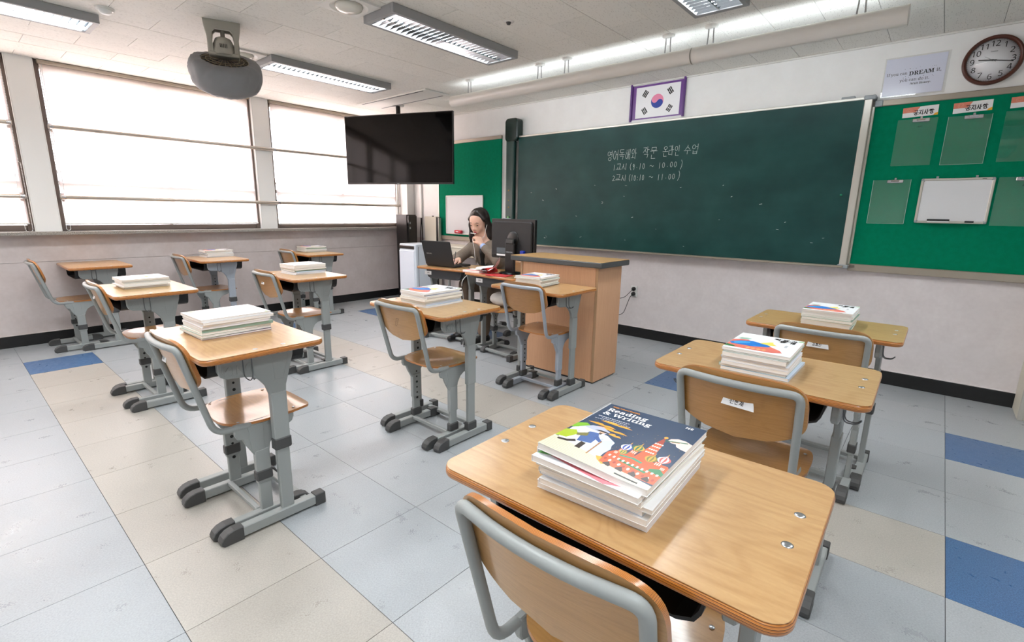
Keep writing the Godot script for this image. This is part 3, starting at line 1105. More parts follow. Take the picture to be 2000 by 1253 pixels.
func build_lamps() -> void:
	M.tube = glow(Color(0.95, 0.98, 1.0), 5.0)
	M.reflector = mat(Color(0.72, 0.74, 0.76), 0.12, 1.0)
	M.lamp_body = mat(Color(0.60, 0.605, 0.61), 0.5)
	var w := 0.325
	var ln := 1.205
	var dep := 0.056
	var spots := [
		[3.348, 2.128, "louvred fluorescent ceiling lamp in the middle of the photo, beside the round ceiling lamp"],
		[1.66, 2.13, "louvred fluorescent ceiling lamp beyond the ceiling fan, near the windows"],
		[1.585, 4.452, "louvred fluorescent ceiling lamp at the top left edge of the photo"],
		[5.085, 2.078, "louvred fluorescent ceiling lamp cut by the top edge above the chalkboard"],
		[3.348, 4.452, "louvred fluorescent ceiling lamp overhead behind the camera, middle row"],
		[5.085, 4.452, "louvred fluorescent ceiling lamp overhead above the camera"],
		[1.66, 6.7, "louvred fluorescent ceiling lamp at the back by the windows"],
		[3.348, 6.7, "louvred fluorescent ceiling lamp at the back, middle row"],
		[5.085, 6.7, "louvred fluorescent ceiling lamp at the back, third row"],
		[6.8, 2.078, "louvred fluorescent ceiling lamp beyond the top right corner of the photo"],
		[6.8, 4.452, "louvred fluorescent ceiling lamp right of the camera, corridor side"],
		[6.8, 6.7, "louvred fluorescent ceiling lamp at the back, corridor side"]]
	for s in spots:
		var t := thing("ceiling_lamp", s[2], "lamp", Vector3(s[0], CEIL, s[1]), 0.0, "fluorescent ceiling lamps")
		if not cache.has("lampbody"):
			var st := S()
			for k in [-1.0, 1.0]:
				box(st, Vector3(k * (w / 2 - 0.014), -dep / 2, 0), Vector3(0.028, dep, ln), 0.002)
				box(st, Vector3(0, -dep / 2, k * (ln / 2 - 0.016)), Vector3(w - 0.056, dep, 0.032), 0.002)
			cache["lampbody"] = fin(st)
			st = S()
			box(st, Vector3(0, -0.004, 0), Vector3(w - 0.05, 0.004, ln - 0.05))
			cache["lampref"] = fin(st)
			st = S()
			box(st, Vector3(0, -dep + 0.014, 0), Vector3(0.008, 0.024, ln - 0.066), 0.001)
			var n := 26
			for i in n:
				var z := lerpf(-ln / 2 + 0.05, ln / 2 - 0.05, float(i) / (n - 1))
				for k in [-1.0, 1.0]:
					var x0: float = 0.005 * k
					var x1: float = (w / 2 - 0.03) * k
					# v-shaped blade: wide at the top, sharp below
					var a := [Vector3(x0, -dep + 0.016, z - 0.006), Vector3(x1, -dep + 0.016, z - 0.006), Vector3(x1, -dep + 0.002, z), Vector3(x0, -dep + 0.002, z)]
					var b := [Vector3(x0, -dep + 0.016, z + 0.006), Vector3(x1, -dep + 0.016, z + 0.006), Vector3(x1, -dep + 0.002, z), Vector3(x0, -dep + 0.002, z)]
					st.set_smooth_group(-1)
					poly(st, a, Vector3(0, -0.3, -1))
					poly(st, b, Vector3(0, -0.3, 1))
					poly(st, [a[0], a[1], b[1], b[0]], Vector3.UP)
			cache["louvre"] = fin(st)
			st = S()
			tube(st, [Vector3(0, 0, -0.565), Vector3(0, 0, 0.565)], 0.008, 10)
			cache["tube"] = fin(st)
		part(t, "housing", cache["lampbody"], M.lamp_body)
		part(t, "reflector", cache["lampref"], M.white)
		part(t, "louvre", cache["louvre"], M.reflector)
		for k in [-1.0, 1.0]:
			part(t, "fluorescent_tube", cache["tube"], M.tube, Vector3(0.068 * k, -0.017, 0))
		for k in [-1.0, 1.0]:
			area(Vector3(0.068 * k, -0.0275, 0), Vector2(0.11, 1.10), LAMP_E / 2.0, Color(0.975, 0.99, 1.0), Vector3.DOWN, t)
	board_lamp(2.315, 4.785, "left and longer length of the white tubular chalkboard lamp under the ceiling", [2.56, 3.43, 3.715, 4.60])
	board_lamp(4.795, 5.985, "right and shorter length of the white tubular chalkboard lamp under the ceiling", [4.905, 5.76])
	# round lamp units set in square plates beside two of the lamps
	for s in [[3.25, 2.875, "large white square ceiling plate with a round glass lamp, at the top of the photo"], [1.63, 2.885, "white square ceiling plate with round lamp partly hidden by the ceiling fan"]]:
		var t := thing("round_ceiling_lamp", s[2], "lamp", Vector3(s[0], CEIL, s[1]), 0.0, "round ceiling lamps in square plates")
		var st := S()
		# square plate with a dished round opening
		st.set_smooth_group(-1)
		var n := 32
		for i in n:
			var a := TAU * i / n
			var b := TAU * (i + 1) / n
			var sq := func(an: float) -> Vector3:
				var c := Vector2(cos(an), sin(an))
				c = c / maxf(absf(c.x), absf(c.y)) * 0.142
				return Vector3(c.x, -0.012, c.y)
			var ci := func(an: float, rr: float, y: float) -> Vector3: return Vector3(cos(an) * rr, y, sin(an) * rr)
			poly(st, [sq.call(a), sq.call(b), ci.call(b, 0.118, -0.016), ci.call(a, 0.118, -0.016)], Vector3.DOWN)
			poly(st, [sq.call(a), sq.call(b), sq.call(b) + Vector3(0, 0.012, 0), sq.call(a) + Vector3(0, 0.012, 0)], sq.call((a + b) / 2))
			poly(st, [ci.call(a, 0.118, -0.016), ci.call(b, 0.118, -0.016), ci.call(b, 0.085, -0.004), ci.call(a, 0.085, -0.004)], Vector3.DOWN)
		part(t, "plate", fin(st), M.white_soft)
		part(t, "glass_globe", lathe_mesh([Vector2(0, -0.045), Vector2(0.03, -0.044), Vector2(0.06, -0.038), Vector2(0.08, -0.026), Vector2(0.086, -0.010), Vector2(0.082, -0.002)], 28), mat(Color(0.86, 0.85, 0.81), 0.15))


const LAMP_E := 3.3
const BOARD_E := 0.38


func board_lamp(x0: float, x1: float, label: String, hangs: Array) -> void:
	var xc := (x0 + x1) / 2
	var t := thing("chalkboard_lamp", label, "lamp", Vector3(xc, 2.385, 1.135), 0.0, "tubular chalkboard lamp")
	var hl := (x1 - x0) / 2
	var st := S()
	st.set_smooth_group(1)
	# shade: three quarters of a tube, open towards the wall and upwards
	var n := 22
	var rad := 0.053
	var a0 := deg_to_rad(-155.0)
	var a1 := deg_to_rad(75.0)
	for i in n:
		var a := lerpf(a0, a1, float(i) / n)
		var b := lerpf(a0, a1, float(i + 1) / n)
		var pa := Vector3(0, sin(a), cos(a))
		var pb := Vector3(0, sin(b), cos(b))
		poly(st, [Vector3(-hl, 0, 0) + pa * rad, Vector3(hl, 0, 0) + pa * rad, Vector3(hl, 0, 0) + pb * rad, Vector3(-hl, 0, 0) + pb * rad], pa + pb)
		poly(st, [Vector3(-hl, 0, 0) + pa * (rad - 0.002), Vector3(hl, 0, 0) + pa * (rad - 0.002), Vector3(hl, 0, 0) + pb * (rad - 0.002), Vector3(-hl, 0, 0) + pb * (rad - 0.002)], -pa - pb)
	part(t, "shade", fin(st), M.shade_white)
	for k in [-1.0, 1.0]:
		st = S()
		tube(st, [Vector3(hl * k - 0.002 * k, 0, 0), Vector3(hl * k + 0.001 * k, 0, 0)], rad + 0.0008, 24)
		part(t, "end_cap", fin(st), M.shade_white)
	st = S()
	tube(st, [Vector3(-hl + 0.05, 0.006, -0.01), Vector3(hl - 0.05, 0.006, -0.01)], 0.013, 10)
	part(t, "fluorescent_tube", fin(st), M.tube)
	var ax := xc
	area(Vector3(0, 0.02, -0.028), Vector2(2 * hl - 0.1, 0.05), BOARD_E * hl, Color(0.93, 0.97, 1.0), Vector3(0, 0.42, -1).normalized(), t)
	for hx in hangs:
		st = S()
		for d in [-0.022, 0.022]:
			tube(st, [Vector3(hx - ax + d, 0.045, 0.0), Vector3(hx - ax + d * 0.8, 0.11, 0.0), Vector3(hx - ax + d * 0.8, 0.155, 0)], 0.005, 8)
		part(t, "hanger", fin(st), M.chrome)
		part(t, "ceiling_rose", lathe_mesh([Vector2(0.0, -0.018), Vector2(0.03, -0.018), Vector2(0.042, -0.012), Vector2(0.045, 0)], 18), M.white_soft, Vector3(hx - ax, CEIL - 2.385, 0))


# ---------------------------------------------------------------- desks and chairs
func zy_prism(pts: Array, x0: float, x1: float, bevel := 0.0) -> ArrayMesh:  # outline given as (z, y), thickness along x
	var p := PackedVector2Array()
	for q in pts:
		p.append(Vector2(q[0], q[1]))
	var st := S()
	prism(st, p, x0, x1, Transform3D(Basis(Vector3(0, 0, 1), Vector3(0, 1, 0), Vector3(-1, 0, 0)), Vector3.ZERO), bevel)
	return fin(st)


func foot_cap_mesh(round_end: bool) -> ArrayMesh:
	var key := "cap%s" % round_end
	if not cache.has(key):
		if round_end:
			cache[key] = zy_prism([[0, 0], [0.072, 0], [0.083, 0.008], [0.084, 0.022], [0.076, 0.038], [0.058, 0.051], [0.035, 0.057], [0, 0.057]], -0.0225, 0.0225, 0.003)
		else:
			cache[key] = zy_prism([[0, 0], [0.045, 0], [0.047, 0.004], [0.047, 0.052], [0.043, 0.056], [0, 0.056]], -0.0225, 0.0225, 0.003)
	return cache[key]


func holes_mesh(n: int, step: float) -> ArrayMesh:
	var key := "holes%d" % n
	if not cache.has(key):
		var st := S()
		for i in n:
			var r := 0.0055 if i % 3 != 2 else 0.0075
			lathe(st, [Vector2(0, 0), Vector2(r, 0), Vector2(r, 0.0012), Vector2(0, 0.0012)], 10, Transform3D(Basis(Vector3(0, 0, 1), PI / 2), Vector3(0, -step * i, 0)), false)
		cache[key] = fin(st)
	return cache[key]


func desk(d: Dictionary) -> Node3D:
	var t := thing("school_desk", d.label, "desk", Vector3(d.x, 0, d.z), d.get("turn", 0.0), "pupils' desks" if not d.has("group") else d.group)
	var h: float = d.h
	var w := 0.662
	var dp := 0.458
	var steel: Material = M.steel_blue if d.get("blue", false) else M.steel
	if not cache.has("top"):
		var xf := Transform3D(Basis(Vector3.RIGHT, Vector3(0, 0, -1), Vector3.UP), Vector3.ZERO)
		var o := rrect(w, dp, 0.038, 7)
		var st := S()
		prism(st, inset(o, 0.0012), -0.0016, 0.0, xf, 0.0006)
		cache["top"] = fin(st)
		st = S()
		# rounded plywood edge
		var prof := [[0.006, -0.0015], [0.001, -0.0045], [0.0, -0.010], [0.0, -0.016], [0.002, -0.0205], [0.007, -0.0235]]
		st.set_smooth_group(1)
		var n := o.size()
		for k in prof.size() - 1:
			var p0 := inset(o, prof[k][0] - 0.001)
			var p1 := inset(o, prof[k + 1][0] - 0.001)
			for i in n:
				var j := (i + 1) % n
				var a := xf * Vector3(p0[i].x, p0[i].y, prof[k][1])
				var b := xf * Vector3(p0[j].x, p0[j].y, prof[k][1])
				var c := xf * Vector3(p1[j].x, p1[j].y, prof[k + 1][1])
				var e := xf * Vector3(p1[i].x, p1[i].y, prof[k + 1][1])
				poly(st, [a, b, c, e], Vector3(a.x + b.x, 0, a.z + b.z))
		prism(st, inset(o, 0.006), -0.0236, -0.0232, xf)
		cache["edge"] = fin(st)
		# side bracket: sheet steel wing under the top, y measured from the top face
		var wing := [[0.152, -0.024], [0.158, -0.034], [0.158, -0.075], [0.150, -0.096], [0.130, -0.108], [0.070, -0.113], [0.040, -0.120], [0.015, -0.138], [-0.008, -0.170], [-0.021, -0.212], [-0.085, -0.212], [-0.088, -0.180], [-0.124, -0.060], [-0.128, -0.024]]
		cache["wing"] = zy_prism(wing, -0.011, 0.011, 0.003)
		st = S()
		var line := []
		for q in [[0.14, -0.045], [0.146, -0.075], [0.138, -0.092], [0.12, -0.099], [0.06, -0.104], [0.03, -0.112]]:
			line.append(Vector3(0, q[1], q[0]))
		tube(st, line, 0.0016, 4)
		tube(st, [Vector3(0, -0.042, 0.13), Vector3(0, -0.042, -0.02)], 0.0013, 4)
		tube(st, [Vector3(0, -0.042, -0.04), Vector3(0, -0.042, -0.1), Vector3(0, -0.05, -0.105), Vector3(0, -0.15, -0.078), Vector3(0, -0.15, -0.045), Vector3(0, -0.042, -0.04)], 0.0013, 4)
		cache["emboss"] = fin(st)
		# bag hook of bent wire
		st = S()
		tube(st, fillet([Vector3(0, -0.03, 0.02), Vector3(0.004, -0.105, 0.02), Vector3(0.012, -0.118, 0.014), Vector3(0.040, -0.118, 0.012), Vector3(0.052, -0.104, 0.010)], 0.012, 3), 0.0022, 6)
		tube(st, fillet([Vector3(0, -0.03, -0.012), Vector3(0.004, -0.105, -0.012), Vector3(0.012, -0.118, -0.006), Vector3(0.040, -0.118, -0.002), Vector3(0.052, -0.104, 0.0)], 0.012, 3), 0.0022, 6)
		tube(st, [Vector3(0, -0.034, 0.02), Vector3(0.0005, -0.034, -0.012)], 0.0022, 6)
		cache["hook"] = fin(st)
		cache["sleeve"] = boxm(Vector3(0.030, 1.0, 0.062), 0.0)
		# tray: trough with a rounded bottom, open to the pupil
		st = S()
		var u := PackedVector2Array()
		var hw := 0.222
		var lo := -0.112
		var outer := [Vector2(-hw, -0.024), Vector2(-hw + 0.012, lo + 0.03), Vector2(-hw + 0.022, lo + 0.012), Vector2(-hw + 0.05, lo), Vector2(hw - 0.05, lo), Vector2(hw - 0.022, lo + 0.012), Vector2(hw - 0.012, lo + 0.03), Vector2(hw, -0.024)]
		for q in outer:
			u.append(q)
		for k in range(outer.size() - 1, -1, -1):
			var q: Vector2 = outer[k]
			u.append(Vector2(q.x - 0.005 * signf(q.x), q.y + (0.005 if q.y < -0.03 else 0.0)))
		prism(st, u, -0.185, 0.178)
		# thicker lip at the mouth, back plate
		var v := PackedVector2Array()
		for q in outer:
			v.append(q)
		prism(st, v, -0.188, -0.184)
		cache["tray"] = fin(st)
	var top := part(t, "tabletop", cache["top"], M["desk%d" % d.get("wood", 0)], Vector3(0, h, 0))
	part(top, "edge_band", cache["edge"], M.edge)
	for q in [[-0.296, -0.052], [-0.296, 0.053], [0.291, -0.072], [0.291, 0.034]]:
		part(top, "bolt", cap_mesh(0.0095), M.bolt, Vector3(q[0], 0.0, q[1]))
	part(t, "book_tray", cache["tray"], M.tray_grey if d.has("plate") else M.tray, Vector3(0, h, 0))
	var sleeve_low: float = 0.33
	var collar_y: float = d.get("collar", 0.34)
	for s in [-1.0, 1.0]:
		var br := part(t, "side_bracket", cache["wing"], steel, Vector3(0.243 * s, h, 0))
		part(br, "embossed_line", cache["emboss"], steel, Vector3(0.0105 * s, 0, 0))
		var hk := part(br, "bag_hook", cache["hook"], M.wire, Vector3(0.0125 * s, 0, 0.05))
		if s < 0:
			hk.rotation.z = PI
			hk.scale = Vector3(1, -1, 1)
		if s > 0 and d.get("logo", false):
			part(br, "embossed_name", text_mesh("KINO", 0.034, 0.003), steel, Vector3(0.0118, -0.078, 0.085), Vector3(0, PI / 2, 0))
		var sh: float = h - 0.205 - sleeve_low
		part(t, "leg_sleeve", boxm(Vector3(0.030, sh, 0.063), 0.003), steel, Vector3(0.243 * s, sleeve_low + sh / 2, -0.053))
		part(t, "leg_post", boxm(Vector3(0.024, 0.32, 0.052), 0.003), steel, Vector3(0.243 * s, 0.20, -0.053))
		part(t, "collar", boxm(Vector3(0.038, 0.05, 0.071), 0.005), M.cap, Vector3(0.243 * s, collar_y, -0.053))
		part(t, "adjusting_holes", holes_mesh(6, 0.034), M.hole, Vector3(0.243 * s - 0.0148 * s, h - 0.25, -0.053), Vector3(0, 0.0 if s > 0 else PI, 0))
		var ft := part(t, "foot", boxm(Vector3(0.038, 0.042, 0.33), 0.003), steel, Vector3(0.248 * s, 0.030, -0.008))
		part(ft, "foot_cap", foot_cap_mesh(true), M.cap, Vector3(0, -0.030, 0.143))
		part(ft, "foot_cap", foot_cap_mesh(false), M.cap, Vector3(0, -0.030, -0.158), Vector3(0, PI, 0))
	part(t, "stretcher", boxm(Vector3(0.46, 0.022, 0.030), 0.003), steel, Vector3(0, 0.034, -0.135))
	if d.has("plate"):
		var nt := part(t, "name_tag", boxm(Vector3(0.085, 0.036, 0.002)), M.paper, Vector3(d.plate, h - 0.062, -0.189))
		nt.set_meta("label", "small white name tag")
		var st := S()
		write_line(st, "신재", Vector3(-0.012, 0.008, 0), Vector2(0.014, 0.014), 0.0022)
		part(nt, "tag_writing", fin(st), M.ink, Vector3(0, 0, -0.0014), Vector3(0, PI, 0))
	return t


func cap_mesh(r: float) -> ArrayMesh:
	var key := "capm%.4f" % r
	if not cache.has(key):
		cache[key] = lathe_mesh([Vector2(r, 0.0), Vector2(r * 0.98, 0.0008), Vector2(r * 0.8, 0.0016), Vector2(r * 0.4, 0.0021), Vector2(0, 0.0022)], 16)
	return cache[key]


func chair(d: Dictionary) -> Node3D:
	var t := thing("school_chair", d.label, "chair", Vector3(d.x, 0, d.z), d.get("turn", 0.0), "pupils' chairs" if not d.has("group") else d.group)
	var steel: Material = M.steel_blue if d.get("blue", false) else M.steel
	var ply: Material = M["ply%d" % d.get("wood", 0)]
	if not cache.has("seat"):
		# seat
		var o := PackedVector2Array()
		for i in 41:  # rounded at the back, nearly straight in front
			var a := TAU * i / 41.0
			var c := cos(a)
			var s := sin(a)
			var ex := 0.55 if s < 0 else 0.8
			var x := signf(c) * pow(absf(c), 0.45) * 0.187
			var z := signf(s) * pow(absf(s), ex) * (0.135 if s > 0 else 0.235)
			x *= 1.0 - 0.10 * maxf(0.0, z / 0.135)
			o.append(Vector2(x, z - 0.03))
		var f := func(p: Vector2) -> Vector3:
			var y := 0.452 - 0.012 * exp(-(p.x * p.x) / 0.018 - pow(p.y + 0.02, 2.0) / 0.02)
			var fr := maxf(0.0, -p.y - 0.19)
			y -= 3.0 * fr * fr
			y += 0.02 * maxf(0.0, p.y - 0.04)
			return Vector3(p.x, y, p.y)
		var st := S()
		var rim := S()
		shell(st, o, 7, f, Vector3.UP, 0.0105, rim)
		cache["seat"] = fin(st)
		cache["seat_rim"] = fin(rim)
		# backrest panel, outline in (x, y)
		var b := PackedVector2Array()
		for i in 44:
			var a := TAU * i / 44.0
			var x := signf(cos(a)) * pow(absf(cos(a)), 0.38) * 0.196
			var y := 0.0
			if sin(a) >= 0.0:
				y = 0.705 + pow(sin(a), 0.5) * 0.119
			else:
				y = 0.705 - pow(-sin(a), 0.62) * (0.06 + 0.045 * cos(x / 0.196 * PI / 2))
			b.append(Vector2(x, y))
		var g := func(p: Vector2) -> Vector3: return Vector3(p.x, p.y, back_z(p.y) + back_bow(p.x) - 0.0135)
		st = S()
		rim = S()
		shell(st, b, 7, g, Vector3(0, 0, 1), 0.0135, rim)
		cache["back_rim"] = fin(rim)
		# the sheet is built from its rear face towards the sitter
		cache["backrest"] = fin(st)
		# bent tube
		var path := [Vector3(0.170, 0.437, 0.02), Vector3(0.170, 0.437, 0.125)]
		var y1 := 0.50
		path.append(Vector3(0.172, 0.452, 0.148))
		var up := [Vector3(0.1775, 0.797, back_z(0.797) + back_bow(0.1775))]
		path = fillet([path[0], Vector3(0.170, 0.437, back_z(0.44) + back_bow(0.17)), up[0]], 0.05, 6)
		path.pop_back()
		var top := []
		for k in 13:
			var x := lerpf(0.1775, -0.1775, k / 12.0)
			top.append(Vector3(x, 0.795, back_z(0.795) + back_bow(x)))
		var corner := fillet([Vector3(0.176, 0.70, back_z(0.70) + back_bow(0.176)), top[0], top[2]], 0.052, 6)
		path += corner.slice(0, corner.size() - 1)
		for k in range(3, 10):
			path.append(top[k])
		var full := path.duplicate()
		var half := []
		for p in path:
			if p.x > 0.12 or p.y < 0.75:
				half.append(p)
		half.reverse()
		for p in half:
			full.append(Vector3(-p.x, p.y, p.z))
		var clean := [full[0]]
		for p in full:
			if p.distance_to(clean[clean.size() - 1]) > 0.004:
				clean.append(p)
		st = S()
		tube(st, clean, 0.0122, 12)
		cache["back_tube"] = fin(st)
		var wing := [[0.078, 0.4495], [0.078, 0.405], [0.070, 0.388], [0.052, 0.382], [0.040, 0.352], [0.013, 0.302], [-0.047, 0.302], [-0.053, 0.335], [-0.072, 0.368], [-0.100, 0.386], [-0.130, 0.392], [-0.152, 0.404], [-0.160, 0.425], [-0.160, 0.4495]]
		cache["cwing"] = zy_prism(wing, -0.010, 0.010, 0.003)
		cache["cpanel"] = zy_prism([[0.030, 0.435], [0.022, 0.325], [0.008, 0.308], [-0.028, 0.308], [-0.030, 0.435]], -0.0015, 0.0015, 0.0008)
	var seat := part(t, "seat", cache["seat"], ply)
	part(seat, "plywood_edge", cache["seat_rim"], M.seat_edge)
	for q in [[-0.155, 0.055], [0.155, 0.055], [-0.155, -0.17], [0.155, -0.17]]:
		part(seat, "bolt", cap_mesh(0.006), M.bolt, Vector3(q[0], 0.4525 + (0.0 if q[1] < 0 else 0.0006), q[1]))
	var back := part(t, "backrest", cache["backrest"], ply)
	part(back, "plywood_edge", cache["back_rim"], M.seat_edge)
	part(t, "back_frame", cache["back_tube"], steel)
	var collar_y: float = d.get("collar", 0.205)
	for s in [-1.0, 1.0]:
		var br := part(t, "side_bracket", cache["cwing"], steel, Vector3(0.168 * s, 0, 0))
		part(br, "pressed_panel", cache["cpanel"], steel, Vector3(0.0105 * s, 0, 0))
		part(t, "leg_sleeve", boxm(Vector3(0.027, 0.15, 0.058), 0.003), steel, Vector3(0.168 * s, 0.245, -0.017))
		part(t, "leg_post", boxm(Vector3(0.022, 0.2, 0.048), 0.003), steel, Vector3(0.168 * s, 0.13, -0.017))
		part(t, "collar", boxm(Vector3(0.035, 0.046, 0.066), 0.005), M.cap, Vector3(0.168 * s, collar_y, -0.017))
		part(t, "adjusting_holes", holes_mesh(6, 0.027), M.hole, Vector3(0.168 * s - 0.0133 * s, 0.335, -0.017), Vector3(0, 0.0 if s > 0 else PI, 0))
		var ft := part(t, "foot", boxm(Vector3(0.036, 0.040, 0.27), 0.003), steel, Vector3(0.170 * s, 0.029, 0.0))
		part(ft, "foot_cap", foot_cap_mesh(true), M.cap, Vector3(0, -0.029, 0.118))
		part(ft, "foot_cap", foot_cap_mesh(true), M.cap, Vector3(0, -0.029, -0.118), Vector3(0, PI, 0))
	part(t, "stretcher", boxm(Vector3(0.31, 0.022, 0.020), 0.003), steel, Vector3(0, 0.042, 0.012))
	if d.has("name"):
		var nt := part(back, "name_sticker", sticker_mesh(d.name.w, d.name.h), M.paper, Vector3(d.name.x, d.name.y, 0), Vector3.ZERO)
		# on the rear face of the panel
		nt.position.z = back_z(d.name.y) + back_bow(d.name.x) - 0.0115
		nt.rotation = Vector3(-0.258, 0, d.name.get("tilt", 0.0))
		nt.set_meta("label", "white name sticker")
		var st := S()
		var sz: float = d.name.size
		write_line(st, d.name.text, Vector3(-sz * 1.55 - 0.004, sz * 0.5, 0.0012), Vector2(sz, sz), 0.0017, 0.05)
		part(nt, "sticker_writing", fin(st), M.ink)
	if d.has("doodle"):
		var st := S()
		ribbons(st, [[Vector2(0, 0), Vector2(1, 0), Vector2(0.95, 1.0), Vector2(0.5, 1.35), Vector2(0.1, 1.0), Vector2(0, 0)], [Vector2(0.3, 0.3), Vector2(0.75, 0.25)], [Vector2(0.35, 0.6), Vector2(0.75, 0.55), Vector2(0.5, 0.95)]], Vector3.ZERO, Vector2(0.022, 0.03), 0.0012)
		part(back, "pencil_doodle", fin(st), M.ink, Vector3(-0.005, 0.725, back_z(0.725) + back_bow(0) - 0.0113), Vector3(-0.258, 0, 0))
	return t


func sticker_mesh(w: float, h: float) -> ArrayMesh:
	var st := S()
	prism(st, PackedVector2Array([Vector2(-w / 2, -h / 2), Vector2(w / 2, -h / 2), Vector2(w / 2 - 0.003, 0.0), Vector2(w / 2 - 0.008, h / 2), Vector2(-w / 2 + 0.005, h / 2)]), 0.0, 0.0008)
	return fin(st)


func back_z(y: float) -> float:
	return 0.148 + (y - 0.46) * 0.262


func back_bow(x: float) -> float:
	return 0.022 * (1.0 - pow(x / 0.18, 2.0))


const DESKS := {
	"D1": [5.901, 3.95, 0.772], "D2": [5.895, 2.915, 0.765], "D3": [5.92, 1.86, 0.757], "D4": [4.11, 4.045, 0.772], "D5": [4.14, 2.975, 0.768], "D6": [4.142, 1.935, 0.767],
	"D7": [2.297, 3.936, 0.761], "D8": [0.318, 3.865, 0.757], "D9": [0.45, 2.88, 0.765], "D10": [2.325, 2.855, 0.766], "D11": [0.40, 1.74, 0.762]}
const WHERE := {
	"D1": "nearest the camera", "D2": "second in the right-hand column", "D3": "nearest the wall socket, front of the right-hand column", "D4": "left of the camera, front leg over the pale floor strip", "D5": "in the middle of the room",
	"D6": "against the wooden lectern", "D7": "third from the left wall", "D8": "bare, at the far left under the window", "D9": "second along the window wall", "D10": "between the window wall and the middle column", "D11": "last along the window wall, by the white cabinet"}


func build_seats() -> void:
	var dl := {
		"D1": "large pale wooden school desk nearest the camera with the dark blue book stack",
		"D2": "wooden school desk just beyond the nearest one, right-hand column",
		"D3": "wooden school desk at the front of the right-hand column, below the notice board",
		"D4": "wooden school desk at left foreground with its grey side bracket facing the camera",
		"D5": "wooden school desk in the middle of the room, its chair back drawn on in pencil",
		"D6": "wooden school desk standing against the wooden lectern",
		"D7": "wooden school desk at left, between the left foreground desk and the bare desk",
		"D8": "bare wooden school desk without books under the window at far left",
		"D9": "wooden school desk with pale blue legs by the window wall",
		"D10": "wooden school desk left of centre, between the window wall and the middle desk",
		"D11": "farthest wooden school desk by the window wall, near the white cabinet"}
	var cl := {
		"D1": "school chair nearest the camera, plywood back seen from behind at the bottom edge",
		"D2": "school chair with a white name sticker at the second desk of the right-hand column",
		"D3": "school chair with a white name sticker between the two far desks at right",
		"D4": "school chair at the left foreground desk, brown seat catching the window light",
		"D5": "school chair in the middle of the room with a pencil drawing on its back",
		"D6": "school chair with pale blue-grey frame in front of the wooden lectern",
		"D7": "school chair tucked at the desk left of the left foreground desk",
		"D8": "school chair drawn back from the bare desk at far left",
		"D9": "school chair at the pale blue-legged desk by the window wall",
		"D10": "school chair with a small white label, at the desk left of centre",
		"D11": "farthest school chair by the window wall, mostly hidden"}
	var off := {"D1": [0.011, 0.09], "D2": [0.002, 0.115], "D3": [0.045, 0.2], "D4": [0.02, 0.027], "D5": [0.011, 0.045], "D6": [0.016, 0.045], "D7": [-0.029, 0.034], "D8": [-0.013, 0.195], "D9": [0.0, 0.11], "D10": [0.013, 0.088], "D11": [0.02, 0.13]}
	var low := ["D5", "D6", "D1"]
	var k := 0
	for n in DESKS:
		var v: Array = DESKS[n]
		desk({"x": v[0], "z": v[1], "h": v[2], "label": dl[n], "wood": {"D1": 1, "D2": 0, "D3": 2}.get(n, k % 4), "collar": 0.075 if n in low else 0.345, "blue": n == "D9", "logo": n in ["D4", "D5", "D7", "D10"], "turn": deg_to_rad({"D1": 1.2, "D2": 1.0}.get(n, 0.0))})
		var c := {"x": v[0] + off[n][0], "z": v[1] + off[n][1], "label": cl[n], "wood": {"D6": 1, "D9": 1}.get(n, 0 if k % 2 == 0 else 2), "collar": 0.075 if n in low else 0.205, "blue": n == "D6"}
		if n == "D2":
			c.name = {"text": "신찬재", "x": 0.01, "y": 0.728, "w": 0.098, "h": 0.030, "size": 0.0135, "tilt": -0.04}
		if n == "D3":
			c.name = {"text": "김효진", "x": -0.005, "y": 0.735, "w": 0.088, "h": 0.027, "size": 0.012}
		if n in ["D10", "D7", "D4"]:
			c.name = {"text": "진재", "x": -0.03, "y": 0.72, "w": 0.05, "h": 0.026, "size": 0.010}
		if n == "D5":
			c.doodle = true
		chair(c)
		k += 1


